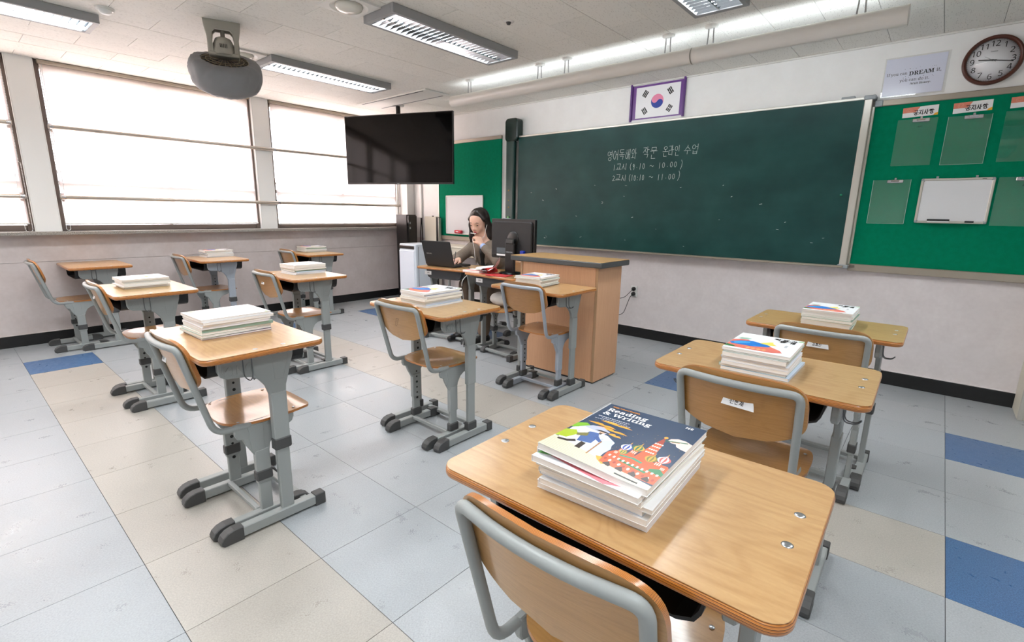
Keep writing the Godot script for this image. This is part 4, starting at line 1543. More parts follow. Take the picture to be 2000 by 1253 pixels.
# ---------------------------------------------------------------- teacher's corner
func build_teacher_area() -> void:
	# lectern
	var t := thing("lectern", "tall light brown wooden lectern with a dark grey edged top", "lectern", Vector3(4.015, 0, 1.465))
	part(t, "front_panel", boxm(Vector3(0.72, 0.89, 0.018), 0.001), M.podium, Vector3(0.028, 0.457, 0.163))
	part(t, "back_panel", boxm(Vector3(0.72, 0.89, 0.018), 0.001), M.podium, Vector3(0.028, 0.457, -0.165))
	for s in [-1.0, 1.0]:
		part(t, "side_panel", boxm(Vector3(0.020, 0.89, 0.350), 0.001), M.podium, Vector3(0.4035 if s > 0 else -0.324, 0.457, 0))
		part(t, "edge_strip", boxm(Vector3(0.021, 0.89, 0.004), 0.001), M.edge_tan, Vector3(0.4035 if s > 0 else -0.324, 0.457, 0.1765))
	part(t, "plinth", boxm(Vector3(0.72, 0.014, 0.34)), M.black, Vector3(0.04, 0.007, 0))
	part(t, "top", boxm(Vector3(0.875, 0.003, 0.425), 0.001), M.podium_top, Vector3(0.017, 0.9445, -0.005))
	var st := S()
	prism(st, rrect(0.88, 0.43, 0.012, 3), 0.0, 0.042, Transform3D(Basis(Vector3.RIGHT, Vector3(0, 0, -1), Vector3.UP), Vector3(0.017, 0.9015, -0.005)), 0.006)
	part(t, "edge_band", fin(st), mat(Color(0.27, 0.28, 0.28), 0.45))
	# two pupil desks used as the teacher's table
	desk({"x": 2.589, "z": 1.374, "h": 0.745, "turn": PI + 0.157, "label": "teacher's desk under the black laptop, dark tray facing the class", "wood": 3, "plate": 0.20, "collar": 0.345, "group": "teacher's two desks"})
	desk({"x": 3.338, "z": 1.439, "h": 0.745, "turn": PI - 0.056, "label": "teacher's desk under the black monitor beside the lectern", "wood": 3, "plate": 0.155, "collar": 0.345, "group": "teacher's two desks"})
	chair({"x": 2.77, "z": 0.80, "turn": PI, "label": "school chair the teacher sits on behind the two desks", "wood": 0, "group": "teacher's chairs"})
	chair({"x": 3.355, "z": 1.40, "turn": PI + 0.05, "label": "school chair under the monitor desk with a white bag on it", "wood": 2, "group": "teacher's chairs", "collar": 0.205})
	# laptop
	t = thing("laptop", "open black laptop seen from behind its lid on the teacher's desk", "laptop", Vector3(2.531, 0.7455, 1.522), 0.12)
	part(t, "base", boxm(Vector3(0.375, 0.020, 0.255), 0.005), M.black_soft, Vector3(0, 0.0115, -0.128))
	part(t, "keyboard", boxm(Vector3(0.33, 0.002, 0.11), 0.0005), M.black, Vector3(0, 0.0222, -0.095))
	part(t, "touchpad", boxm(Vector3(0.10, 0.0015, 0.06), 0.0005), M.black_gloss, Vector3(-0.02, 0.0222, -0.195))
	st = S()
	prism(st, rrect(0.375, 0.25, 0.010, 4), -0.005, 0.005, Transform3D.IDENTITY, 0.002)
	var lid := part(t, "lid", fin(st), mat(Color(0.135, 0.133, 0.135), 0.42), Vector3(0, 0.018, 0.004), Vector3(0.27, 0, 0))
	lid.position += Vector3(0, 0.125 * cos(0.27), 0.125 * sin(0.27))
	part(lid, "screen", boxm(Vector3(0.345, 0.215, 0.001)), M.black_gloss, Vector3(0, 0.005, -0.0056))
	part(lid, "lid_lettering", text_fit("SAMSUNG", 0.072, 0.0006), M.alu, Vector3(-0.150, -0.005, 0.0053))
	part(t, "hinge", boxm(Vector3(0.30, 0.014, 0.014), 0.005), M.black, Vector3(0, 0.020, 0.002))
	# monitor seen from behind
	t = thing("computer_monitor", "black flat computer monitor seen from behind on the teacher's desk", "monitor", Vector3(3.335, 0.7455, 1.375), -0.02)
	st = S()
	prism(st, rrect(0.53, 0.362, 0.012, 4), -0.022, 0.010, Transform3D(Basis.IDENTITY, Vector3(0, 0.308, -0.03)), 0.004)
	part(t, "frame", fin(st), M.black)
	part(t, "screen", boxm(Vector3(0.49, 0.31, 0.002)), M.black_gloss, Vector3(0, 0.315, -0.053))
	st = S()
	prism(st, rrect(0.49, 0.32, 0.03, 5), 0.0, 0.022, Transform3D(Basis.IDENTITY, Vector3(0, 0.308, -0.022)), 0.010)
	part(t, "back_shell", fin(st), M.black_soft)
	st = S()
	lathe(st, [Vector2(0.066, 0), Vector2(0.066, 0.004), Vector2(0.060, 0.009), Vector2(0, 0.010)], 26, Transform3D(Basis(Vector3.RIGHT, PI / 2), Vector3(0.028, 0.315, 0.0)))
	part(t, "pivot_disc", fin(st), M.black)
	st = S()
	box(st, Vector3(0.028, 0.285, 0.03), Vector3(0.095, 0.05, 0.05), 0.008, Basis(Vector3.RIGHT, -0.3))
	box(st, Vector3(0.028, 0.14, 0.035), Vector3(0.112, 0.27, 0.032), 0.008)
	part(t, "stand_neck", fin(st), M.black)
	part(t, "stand_lettering", text_fit("SAMSUNG", 0.08, 0.0006), M.plastic_grey, Vector3(-0.012, 0.195, 0.0517))
	part(t, "stand_base", lathe_mesh([Vector2(0, 0), Vector2(0.115, 0), Vector2(0.118, 0.004), Vector2(0.105, 0.012), Vector2(0.05, 0.02), Vector2(0, 0.021)], 32), M.black_gloss, Vector3(0.028, 0.0, 0.02))
	part(t, "port_label", boxm(Vector3(0.11, 0.016, 0.001)), M.paper, Vector3(-0.12, 0.16, 0.0012))
	part(t, "port_recess", boxm(Vector3(0.11, 0.05, 0.002), 0.001), M.plastic_grey_dark, Vector3(-0.12, 0.20, 0.001))
	part(t, "video_plug", boxm(Vector3(0.045, 0.045, 0.03), 0.004), mat(Color(0.06, 0.18, 0.62), 0.4), Vector3(0.155, 0.19, 0.012))
	part(t, "speaker_bar_clip", boxm(Vector3(0.09, 0.006, 0.02), 0.002), M.plastic_grey, Vector3(-0.08, 0.492, -0.03))
	# white cabinet (air cleaner)
	t = thing("white_floor_cabinet", "glossy white floor-standing cabinet with a dark top band by the window wall", "cabinet", Vector3(1.40, 0, 0.91))
	st = S()
	prism(st, rrect(0.318, 0.318, 0.025, 5), 0.0, 0.885, Transform3D(Basis(Vector3.RIGHT, Vector3(0, 0, -1), Vector3.UP), Vector3(0, 0.012, 0)), 0.006)
	part(t, "body", fin(st), mat(Color(0.86, 0.885, 0.92), 0.25))
	part(t, "front_door", boxm(Vector3(0.285, 0.80, 0.012), 0.004), mat(Color(0.88, 0.90, 0.94), 0.2), Vector3(-0.004, 0.42, 0.160))
	part(t, "top_band", boxm(Vector3(0.285, 0.040, 0.010), 0.004), mat(Color(0.20, 0.17, 0.16), 0.35), Vector3(-0.004, 0.858, 0.160))
	part(t, "seam", boxm(Vector3(0.002, 0.86, 0.006)), M.plastic_grey_dark, Vector3(0.1588, 0.44, 0.11))
	part(t, "base", boxm(Vector3(0.28, 0.014, 0.28)), M.black, Vector3(0, 0.007, 0))
	# tall boxes in the corner
	t = thing("black_equipment_cabinet", "tall narrow black cabinet in the corner under the end of the windows", "cabinet", Vector3(0.325, 0, 0.25))
	part(t, "body", boxm(Vector3(0.245, 1.235, 0.17), 0.004), mat(Color(0.10, 0.085, 0.08), 0.3), Vector3(0, 0.6175, 0))
	part(t, "front_edge", boxm(Vector3(0.035, 1.22, 0.15), 0.004), M.black_gloss, Vector3(0.14, 0.612, 0.0))
	for y in [1.05, 1.12]:
		part(t, "switch", boxm(Vector3(0.004, 0.03, 0.02), 0.001), M.plastic_grey, Vector3(0.1585, y, 0.05))
	t = thing("cream_steel_cabinet", "tall narrow cream steel cabinet with a black edge beside the green notice board", "cabinet", Vector3(0.69, 0, 0.075))
	part(t, "body", boxm(Vector3(0.25, 1.215, 0.052), 0.003), M.cream, Vector3(0, 0.6075, 0.0))
	part(t, "black_edge", boxm(Vector3(0.042, 1.205, 0.044), 0.002), M.black, Vector3(0.147, 0.6025, 0.0))
	part(t, "knob", lathe_mesh([Vector2(0.014, 0), Vector2(0.014, 0.012), Vector2(0, 0.014)], 12), M.black, Vector3(0.03, 1.215, 0))
	part(t, "edge_trim", boxm(Vector3(0.012, 1.20, 0.05), 0.002), M.alu, Vector3(0.176, 0.60, 0.0))
	# conduit and cables
	t = thing("cable_conduit", "white vertical cable conduit in the corner beside the column", "conduit", Vector3(0.385, 0, 0.0))
	part(t, "duct", boxm(Vector3(0.045, 1.36, 0.028), 0.003), M.wall_up, Vector3(0, 1.87, 0.0145))
	for k in [-1.0, 1.0]:
		st = S()
		tube(st, [Vector3(0.006 * k, 1.20, 0.016), Vector3(0.008 * k, 1.12, 0.016), Vector3(0.022 * k, 0.98, 0.016), Vector3(0.026 * k, 0.6, 0.016), Vector3(0.02 * k, 0.1, 0.016)], 0.0065, 6)
		part(t, "cable", fin(st), M.black)
	t = thing("white_wall_pipe", "white vertical pipe at the end of the window bars", "pipe", Vector3(0.02, 0, 0.165))
	st = S()
	tube(st, [Vector3(0, 1.052, 0), Vector3(0, 2.54, 0)], 0.02, 12)
	part(t, "pipe", fin(st), M.white)
	# low cream table against the front wall
	t = thing("low_wall_table", "low cream table against the wall below the left notice board", "table", Vector3(1.50, 0, 0.20))
	part(t, "top", boxm(Vector3(1.0, 0.03, 0.36), 0.006), M.cream, Vector3(0, 0.83, 0))
	part(t, "apron", boxm(Vector3(0.98, 0.09, 0.02), 0.002), M.cream, Vector3(0, 0.77, 0.165))
	part(t, "front_edge", boxm(Vector3(1.0, 0.018, 0.02), 0.005), M.alu_brown, Vector3(0, 0.722, 0.17))
	for x in [-0.47, 0.47]:
		for z in [-0.15, 0.15]:
			part(t, "leg", boxm(Vector3(0.035, 0.815, 0.035), 0.003), M.steel, Vector3(x, 0.4075, z))
	# books and papers at the monitor
	t = thing("open_textbook", "open textbook with a curling white page and red inner pages on the teacher's desk", "book", Vector3(3.155, 0.7455, 1.555), 0.08)
	part(t, "page_block", boxm(Vector3(0.20, 0.020, 0.15), 0.002), M.pages, Vector3(-0.08, 0.0105, 0.0))
	part(t, "cover", boxm(Vector3(0.40, 0.0015, 0.155)), mat(Color(0.86, 0.42, 0.42), 0.4), Vector3(0.02, 0.00075, 0.0))
	part(t, "coral_print", boxm(Vector3(0.18, 0.0008, 0.05)), mat(Color(0.90, 0.62, 0.60), 0.5), Vector3(-0.07, 0.021, 0.045))
	st = S()
	st.set_smooth_group(1)
	for i in 14:  # rolled red pages
		var a := lerpf(-0.3, PI * 0.9, i / 14.0)
		var b := lerpf(-0.3, PI * 0.9, (i + 1) / 14.0)
		for rr in [0.032, 0.024]:
			poly(st, [Vector3(0.075 + cos(a) * rr * 1.4, 0.020 + sin(a) * rr, -0.07), Vector3(0.075 + cos(b) * rr * 1.4, 0.020 + sin(b) * rr, -0.07), Vector3(0.075 + cos(b) * rr * 1.4, 0.020 + sin(b) * rr, 0.07), Vector3(0.075 + cos(a) * rr * 1.4, 0.020 + sin(a) * rr, 0.07)], Vector3(cos(a), sin(a), 0))
	part(t, "red_pages", fin(st), mat(Color(0.62, 0.13, 0.11), 0.5))
	st = S()
	st.set_smooth_group(1)
	var prof := [Vector2(-0.03, 0.052), Vector2(0.03, 0.045), Vector2(0.08, 0.046), Vector2(0.13, 0.060), Vector2(0.17, 0.090), Vector2(0.20, 0.130), Vector2(0.215, 0.165)]
	for i in prof.size() - 1:
		var a: Vector2 = prof[i]
		var b: Vector2 = prof[i + 1]
		poly(st, [Vector3(a.x, a.y, -0.10 + 0.02 * i), Vector3(b.x, b.y, -0.08 + 0.02 * i), Vector3(b.x, b.y - 0.05 * (i + 1) / 6.0, 0.07), Vector3(a.x, a.y - 0.05 * i / 6.0, 0.07)], Vector3(-0.4, 1, 0.3))
	part(t, "curling_page", fin(st), M.paper)
	part(t, "loose_sheet", boxm(Vector3(0.16, 0.001, 0.10)), M.paper, Vector3(-0.02, 0.046, -0.05), Vector3(0.1, 0.5, 0.12))
	lone("exercise_book", boxm(Vector3(0.21, 0.006, 0.13), 0.001), mat(Color(0.80, 0.24, 0.25), 0.4), Vector3(3.40, 0.749, 1.60), "thin red exercise book at the front edge of the monitor desk", "book", "", 0.2)
	# cables hanging from the desks
	st = S()
	tube(st, fillet([Vector3(2.70, 0.758, 1.40), Vector3(2.90, 0.762, 1.46), Vector3(2.975, 0.752, 1.60), Vector3(2.97, 0.60, 1.645), Vector3(2.96, 0.30, 1.63), Vector3(2.97, 0.012, 1.62)], 0.05, 4), 0.0045, 6)
	lone("black_cable", fin(st), M.black, Vector3.ZERO, "black cable running off the laptop desk down to the floor", "cable")
	st = S()
	tube(st, fillet([Vector3(3.06, 0.72, 1.668), Vector3(2.98, 0.66, 1.66), Vector3(2.94, 0.50, 1.60), Vector3(2.95, 0.2, 1.58), Vector3(2.90, 0.010, 1.57)], 0.05, 4), 0.0035, 6)
	lone("white_cable", fin(st), M.white, Vector3.ZERO, "thin white cable hanging between the teacher's two desks", "cable")
	# bag on the spare chair
	t = thing("cloth_bag", "white cloth bag with black trim on the chair under the monitor desk", "bag", Vector3(3.345, 0.448, 1.45), 0.2)
	st = S()
	st.set_smooth_group(1)
	var nz := noise(3.0, 3, 5)
	var grid := []
	for i in 13:
		var row := []
		for j in 24:
			var v := PI * i / 12.0
			var u := TAU * j / 24.0
			var d := Vector3(sin(v) * cos(u), cos(v), sin(v) * sin(u))
			var rr := 1.0 + 0.13 * nz.get_noise_3d(d.x * 1.3, d.y * 1.3, d.z * 1.3)
			var p := Vector3(d.x * 0.155 * rr, 0.062 + d.y * 0.070 * rr, d.z * 0.105 * rr)
			p.y = maxf(p.y, 0.003)
			row.append(p)
		grid.append(row)
	for i in 12:
		for j in 24:
			var j2 := (j + 1) % 24
			poly(st, [grid[i][j], grid[i][j2], grid[i + 1][j2], grid[i + 1][j]], grid[i][j] + grid[i + 1][j2] - Vector3(0, 0.125, 0))
	part(t, "bag_body", fin(st), mat(Color(0.83, 0.82, 0.80), 0.8))
	st = S()
	tube(st, arc(Vector3(0.04, 0.11, 0.03), Vector3(0.06, 0, 0), Vector3(0, 0.035, 0.02), 8, 0.0, PI), 0.006, 6)
	part(t, "strap", fin(st), M.black)


func build_ceiling_things() -> void:
	# ceiling fan under a grey dust cover
	var t := thing("ceiling_fan", "orbit ceiling fan wrapped in a crumpled grey dust cover", "fan", Vector3(2.264, CEIL, 3.268), deg_to_rad(69.0))
	var body := mat(Color(0.66, 0.645, 0.60), 0.45)
	# yoke: arch shaped plate frame, in local xy, open below
	var st := S()
	var outer := [Vector2(-0.115, 0), Vector2(-0.112, -0.03), Vector2(-0.098, -0.10), Vector2(-0.092, -0.215), Vector2(-0.062, -0.215), Vector2(-0.066, -0.11), Vector2(-0.060, -0.075), Vector2(-0.045, -0.058), Vector2(0.045, -0.058), Vector2(0.060, -0.075), Vector2(0.066, -0.11), Vector2(0.062, -0.215), Vector2(0.092, -0.215), Vector2(0.098, -0.10), Vector2(0.112, -0.03), Vector2(0.115, 0)]
	prism(st, PackedVector2Array(outer), 0.032, 0.048, Transform3D.IDENTITY, 0.003)
	prism(st, PackedVector2Array(outer), -0.048, -0.032, Transform3D.IDENTITY, 0.003)
	box(st, Vector3(0, -0.010, 0), Vector3(0.225, 0.018, 0.09), 0.003)
	for s in [-1.0, 1.0]:
		box(st, Vector3(0.092 * s, -0.12, 0), Vector3(0.012, 0.19, 0.07), 0.002)
	part(t, "yoke", fin(st), body)
	st = S()
	lathe(st, [Vector2(0.075, -0.215), Vector2(0.076, -0.20), Vector2(0.062, -0.135), Vector2(0.050, -0.108), Vector2(0.03, -0.098), Vector2(0.014, -0.095), Vector2(0.014, -0.02)], 20)
	part(t, "motor_housing", fin(st), body)
	for i in 5:
		part(t, "vent_slot", boxm(Vector3(0.004, 0.026, 0.002)), M.black, Vector3(-0.02 + 0.01 * i, -0.165, 0.069), Vector3(-0.22, 0, 0))
	st = S()
	box(st, Vector3(0, -0.215, 0), Vector3(0.19, 0.026, 0.11), 0.006)
	part(t, "motor_bracket", fin(st), body)
	# wire guard and blades, glimpsed above the cover
	st = S()
	for rr in [0.15, 0.12, 0.09]:
		var ring := []
		for i in 28:
			ring.append(Vector3(cos(TAU * i / 28.0) * rr, -0.232 - 0.012 * (rr / 0.15), sin(TAU * i / 28.0) * rr))
		tube(st, ring, 0.0022, 5, true)
	for i in 24:
		var a := TAU * i / 24.0
		tube(st, [Vector3(cos(a) * 0.05, -0.228, sin(a) * 0.05), Vector3(cos(a) * 0.16, -0.246, sin(a) * 0.16)], 0.0016, 4)
	tilt(part(t, "wire_guard", fin(st), M.wire_beige))
	st = S()
	for i in 3:
		var a := TAU * i / 3.0 + 0.4
		box(st, Vector3(cos(a) * 0.11, -0.275, sin(a) * 0.11), Vector3(0.14, 0.003, 0.06), 0.001, Basis(Vector3.UP, -a) * Basis(Vector3.RIGHT, 0.35))
	tilt(part(t, "blades", fin(st), mat(Color(0.32, 0.33, 0.34), 0.4)))
	# fabric cover: crumpled bowl gathered by elastic on top
	st = S()
	st.set_smooth_group(1)
	var nz := noise(1.0, 3, 8)
	var rows := 22
	var cols := 72
	var prof := [Vector2(0.150, -0.236), Vector2(0.175, -0.232), Vector2(0.205, -0.240), Vector2(0.226, -0.262), Vector2(0.234, -0.300), Vector2(0.232, -0.345), Vector2(0.222, -0.390), Vector2(0.200, -0.425), Vector2(0.160, -0.450), Vector2(0.10, -0.466), Vector2(0.045, -0.472), Vector2(0.0, -0.473)]
	var pt := func(i: int, j: int) -> Vector3:
		var f := float(i) / rows * (prof.size() - 1)
		var k := mini(int(f), prof.size() - 2)
		var q: Vector2 = prof[k].lerp(prof[k + 1], f - k)
		var a := TAU * (j % cols) / cols
		var w := 0.5 + 0.5 * smoothstep(0.0, 0.25, float(i) / rows)
		var n1 := nz.get_noise_3d(cos(a) * 3.2, q.y * 14.0, sin(a) * 3.2)
		var n2 := nz.get_noise_3d(cos(a) * 7.0 + 9.0, q.y * 26.0, sin(a) * 7.0)
		var gather := 0.006 * sin(a * 24.0) * (1.0 - smoothstep(0.0, 0.3, float(i) / rows))
		var d := (0.017 * n1 + 0.011 * n2) * w + gather
		var rr := q.x * (1.0 + d * 3.0) if q.x > 0.001 else 0.0
		return Vector3(cos(a) * rr, q.y + 0.010 * n1 - 0.004, sin(a) * rr)
	for i in rows:
		for j in cols:
			var a: Vector3 = pt.call(i, j)
			var b: Vector3 = pt.call(i, j + 1)
			var c: Vector3 = pt.call(i + 1, j + 1)
			var d: Vector3 = pt.call(i + 1, j)
			if i == rows - 1:
				poly(st, [a, b, c], Vector3.DOWN)
			else:
				poly(st, [a, b, c, d], (a + c) * 0.5 - Vector3(0, -0.30, 0))
	tilt(part(t, "dust_cover", fin(st), M.cover_cloth))
	# hanging television
	var pl := Vector3(0.392, 2.43, 1.213)
	var prr := Vector3(1.801, 2.43, 0.666)
	var mid := (pl + prr) / 2
	var ang := atan2(-(prr.z - pl.z), prr.x - pl.x)
	t = thing("television", "large black flat television hanging from the ceiling by the windows", "television", Vector3(mid.x, 2.022, mid.z), ang)
	var w := pl.distance_to(prr)
	part(t, "bezel", boxm(Vector3(w, 0.822, 0.035), 0.004), M.black, Vector3(0, 0, -0.018))
	part(t, "screen", boxm(Vector3(w - 0.022, 0.79, 0.002)), mat(Color(0.022, 0.019, 0.019), 0.08, 0.0, 0.28), Vector3(0, 0.004, 0.001))
	part(t, "back_box", boxm(Vector3(0.9, 0.5, 0.05), 0.01), M.black_soft, Vector3(0, -0.05, -0.058))
	part(t, "brand_mark", boxm(Vector3(0.03, 0.004, 0.001)), M.plastic_grey, Vector3(0, -0.403, 0.0015))
	part(t, "mount_plate", boxm(Vector3(0.3, 0.3, 0.02), 0.003), M.black, Vector3(-0.05, 0.1, -0.09))
	st = S()
	tube(st, [Vector3(-0.055, 0.0, -0.135), Vector3(-0.055, CEIL - 2.022, -0.135)], 0.028, 14)
	part(t, "ceiling_pole", fin(st), M.black)
	part(t, "pole_flange", lathe_mesh([Vector2(0.0, -0.012), Vector2(0.07, -0.012), Vector2(0.075, 0)], 20), M.white_soft, Vector3(-0.055, CEIL - 2.022, -0.135))
	# detectors
	t = thing("smoke_detector", "round white detector dome on the ceiling at top left", "detector", Vector3(1.921, CEIL, 3.849), 0.0)
	part(t, "base", lathe_mesh([Vector2(0.0, -0.012), Vector2(0.05, -0.012), Vector2(0.054, 0)], 24), M.white_soft)
	part(t, "dome", lathe_mesh([Vector2(0.0, -0.036), Vector2(0.022, -0.034), Vector2(0.034, -0.026), Vector2(0.038, -0.012)], 24), M.white)
	t = thing("heat_sensor", "small ceiling sensor with a dark tip near the middle lamp", "sensor", Vector3(3.86, CEIL, 2.04), 0.0)
	part(t, "base", lathe_mesh([Vector2(0.0, -0.004), Vector2(0.035, -0.004), Vector2(0.038, 0)], 20), M.white_soft)
	part(t, "tip", lathe_mesh([Vector2(0.0, -0.022), Vector2(0.012, -0.018), Vector2(0.018, -0.004)], 14), M.cap)
	# slim access panel of the air conditioning
	t = thing("ceiling_air_vent", "long flat white air vent panel on the ceiling above the television", "vent", Vector3(1.30, CEIL, 1.02), deg_to_rad(0.0))
	part(t, "panel", boxm(Vector3(1.30, 0.012, 0.34), 0.004), M.white_soft, Vector3(0, -0.006, 0))
	for k in [-1.0, 1.0]:
		part(t, "air_slot", boxm(Vector3(1.15, 0.003, 0.014)), M.plastic_grey_dark, Vector3(0, -0.0125, 0.14 * k))


func tilt(o: Node3D) -> void:  # the fan head leans on its yoke
	var piv := Vector3(0, -0.215, 0)
	var b := Basis(Vector3.RIGHT, 0.5)
	o.transform = Transform3D(b, piv - b * piv)


func build_wall_things() -> void:
	# flag in a purple scroll frame
	var t := thing("flag_plaque", "national flag with red and blue circle in a purple scroll frame above the chalkboard", "flag", Vector3(4.005, 2.375, 0.0))
	part(t, "backing", boxm(Vector3(0.56, 0.325, 0.006), 0.001), mat(Color(0.44, 0.27, 0.56), 0.3), Vector3(0, 0, 0.004))
	part(t, "laminate_edge", boxm(Vector3(0.545, 0.034, 0.003), 0.001), M.paper, Vector3(0, -0.172, 0.005), Vector3(0.15, 0, 0))
	slab_print(t, "flag_sheet", 0.452, 0.285, 0.002, printed(flag_tex(), 0.3), M.paper, Vector3(0.005, 0.0, 0.0075))
	for s in [-1.0, 1.0]:
		var st := S()
		tube(st, [Vector3(0.272 * s, -0.168, 0.012), Vector3(0.272 * s, 0.178, 0.012)], 0.0125, 14)
		part(t, "scroll_rod", fin(st), mat(Color(0.38, 0.22, 0.50), 0.35))
	# wall clock
	t = thing("wall_clock", "round wall clock with brown rim on the upper right wall", "clock", Vector3(6.385, 2.336, 0.0))
	var rim := S()
	lathe(rim, [Vector2(0.152, 0.0), Vector2(0.154, 0.012), Vector2(0.152, 0.030), Vector2(0.146, 0.038), Vector2(0.138, 0.038), Vector2(0.131, 0.030), Vector2(0.129, 0.018)], 56, Transform3D(Basis(Vector3.RIGHT, PI / 2), Vector3.ZERO))
	part(t, "rim", fin(rim), mat(Color(0.30, 0.13, 0.075), 0.3))
	part(t, "dial", lathe_mesh([Vector2(0.131, 0.0), Vector2(0.131, 0.018), Vector2(0, 0.018)], 48), mat(Color(0.92, 0.92, 0.93), 0.5), Vector3.ZERO, Vector3(PI / 2, 0, 0))
	for h in range(1, 13):
		var a := TAU * h / 12.0
		part(t, "numeral", text_mesh(str(h), 0.034, 0.001), M.ink, Vector3(sin(a) * 0.102, cos(a) * 0.102, 0.0188))
	var st2 := S()
	for m in 60:
		var a := TAU * m / 60.0
		box(st2, Vector3(sin(a) * 0.1255, cos(a) * 0.1255, 0.0184), Vector3(0.0014, 0.004, 0.0006), 0.0, Basis(Vector3.BACK, -a))
	part(t, "minute_marks", fin(st2), M.ink)
	part(t, "maker_name", text_mesh("Osanor", 0.008, 0.0006), M.ink, Vector3(0, 0.055, 0.0184))
	for q in [["hour_hand", 0.072, 0.008, 277.0, 0.020], ["minute_hand", 0.105, 0.0055, 101.5, 0.0215], ["second_hand", 0.05, 0.0015, 302.0, 0.0228]]:
		var st := S()
		var ln: float = q[1]
		prism(st, PackedVector2Array([Vector2(-q[2] / 2, -0.02), Vector2(q[2] / 2, -0.02), Vector2(q[2] * 0.35, ln), Vector2(-q[2] * 0.35, ln)]), 0.0, 0.001)
		part(t, q[0], fin(st), M.ink, Vector3(0, 0, q[4]), Vector3(0, 0, -deg_to_rad(q[3])))
	part(t, "hub", lathe_mesh([Vector2(0.005, 0), Vector2(0.005, 0.004), Vector2(0, 0.005)], 12), M.ink, Vector3(0, 0, 0.0205), Vector3(PI / 2, 0, 0))
	part(t, "cover_glass", lathe_mesh([Vector2(0.130, 0.0), Vector2(0.130, 0.002), Vector2(0, 0.003)], 40), M.clock_glass, Vector3(0, 0, 0.028), Vector3(PI / 2, 0, 0))
	# laminated motto sheet
	t = thing("motto_sheet", "laminated sheet with a printed English motto left of the wall clock", "poster", Vector3(5.977, 2.309, 0.0))
	part(t, "sheet", boxm(Vector3(0.345, 0.252, 0.003)), mat(Color(0.84, 0.85, 0.91), 0.16), Vector3(0, 0, 0.002))
	part(t, "laminate_border", boxm(Vector3(0.368, 0.272, 0.0015)), M.clear_film, Vector3(0.004, 0, 0.001))
	part(t, "motto_text", text_fit("If you can", 0.120, 0.0006, "Droid Serif"), M.ink, Vector3(-0.161, 0.019, 0.0038))
	part(t, "motto_word", text_fit("DREAM", 0.140, 0.0006, "Droid Serif", true), M.ink, Vector3(-0.030, 0.013, 0.0038), Vector3(0, 0, 0.03))
	part(t, "motto_text", text_fit("it,", 0.027, 0.0006, "Droid Serif"), M.ink, Vector3(0.122, 0.019, 0.0038))
	part(t, "motto_text", text_fit("you can do it.", 0.168, 0.0006, "Droid Serif"), M.ink, Vector3(-0.079, -0.028, 0.0038))
	part(t, "motto_signature", text_fit("-Walt Disney-", 0.120, 0.0006, "Droid Serif", true), M.ink, Vector3(-0.018, -0.056, 0.0038))
	var st := S()
	var r := RandomNumberGenerator.new()
	r.seed = 3
	for i in 18:
		var p := Vector3(r.randf_range(-0.06, 0.12), (0.046 if i % 2 == 0 else -0.012) + r.randf_range(-0.008, 0.010), 0.0038)
		lathe(st, [Vector2(r.randf_range(0.001, 0.0024), 0), Vector2(0, 0.0005)], 6, Transform3D(Basis(Vector3.RIGHT, PI / 2), p))
	part(t, "printed_dots", fin(st), M.ink)
	# notice headings and clipboards on the right board
	var heads := [[6.053, 2.052, "left", 0.203], [6.333, 2.052, "middle", 0.200], [6.62, 2.056, "right, half cut by the photo edge", 0.200]]
	var names := ["leftmost", "middle", "rightmost"]
	for k in 3:
		t = thing("heading_strip", "white heading strip with Korean letters on the green board, " + names[k], "sign", Vector3(heads[k][0], heads[k][1], 0.0), 0.0, "heading strips on the right notice board")
		t.rotation.z = 0.03
		var w := 0.2
		part(t, "strip", boxm(Vector3(w, 0.068, 0.002)), M.paper, Vector3(0, 0, 0.0225))
		st = S()
		prism(st, PackedVector2Array([Vector2(-w / 2, -0.002), Vector2(-w / 2 + 0.075, -0.002), Vector2(-w / 2 + 0.098, 0.034), Vector2(-w / 2, 0.034)]), 0.0236, 0.0240)
		part(t, "coral_corner", fin(st), mat(Color(0.87, 0.52, 0.42), 0.5))
		st = S()
		var ring := []
		for i in 20:
			ring.append(Vector3(-w / 2 + 0.037 + cos(TAU * i / 20.0) * 0.015, 0.015 + sin(TAU * i / 20.0) * 0.015, 0.0241))
		tube(st, ring, 0.0009, 4, true)
		ring = []
		for i in 14:
			ring.append(Vector3(-w / 2 + 0.037 + cos(TAU * i / 14.0) * 0.008, 0.015 + sin(TAU * i / 14.0) * 0.008, 0.0241))
		tube(st, ring, 0.0008, 4, true)
		part(t, "seal_emblem", fin(st), mat(Color(0.93, 0.70, 0.60), 0.5))
		st = S()
		prism(st, PackedVector2Array([Vector2(w / 2, -0.034), Vector2(w / 2, -0.016), Vector2(w / 2 - 0.018, -0.022), Vector2(w / 2 - 0.026, -0.034)]), 0.0236, 0.0240)
		part(t, "yellow_corner", fin(st), mat(Color(0.92, 0.68, 0.16), 0.5))
		st = S()
		write_line(st, "공지사항", Vector3(-0.037, 0.010, 0.0242), Vector2(0.0275, 0.032), 0.0042, 0.06)
		part(t, "heading_letters", fin(st), M.ink)
	var boards := [[6.047, 1.84, 0.228, 0.325, 0, "clear clipboard under the leftmost heading strip"], [6.33, 1.835, 0.226, 0.322, 1, "clear clipboard with bright edges under the middle heading strip"], [5.960, 1.418, 0.227, 0.322, 1, "clear clipboard with bright edges in the lower row, left of the small whiteboard"], [6.62, 1.84, 0.226, 0.322, 2, "clear clipboard with lamp reflections at the right photo edge"], [6.655, 1.418, 0.226, 0.322, 0, "clear clipboard cut by the right photo edge in the lower row"]]
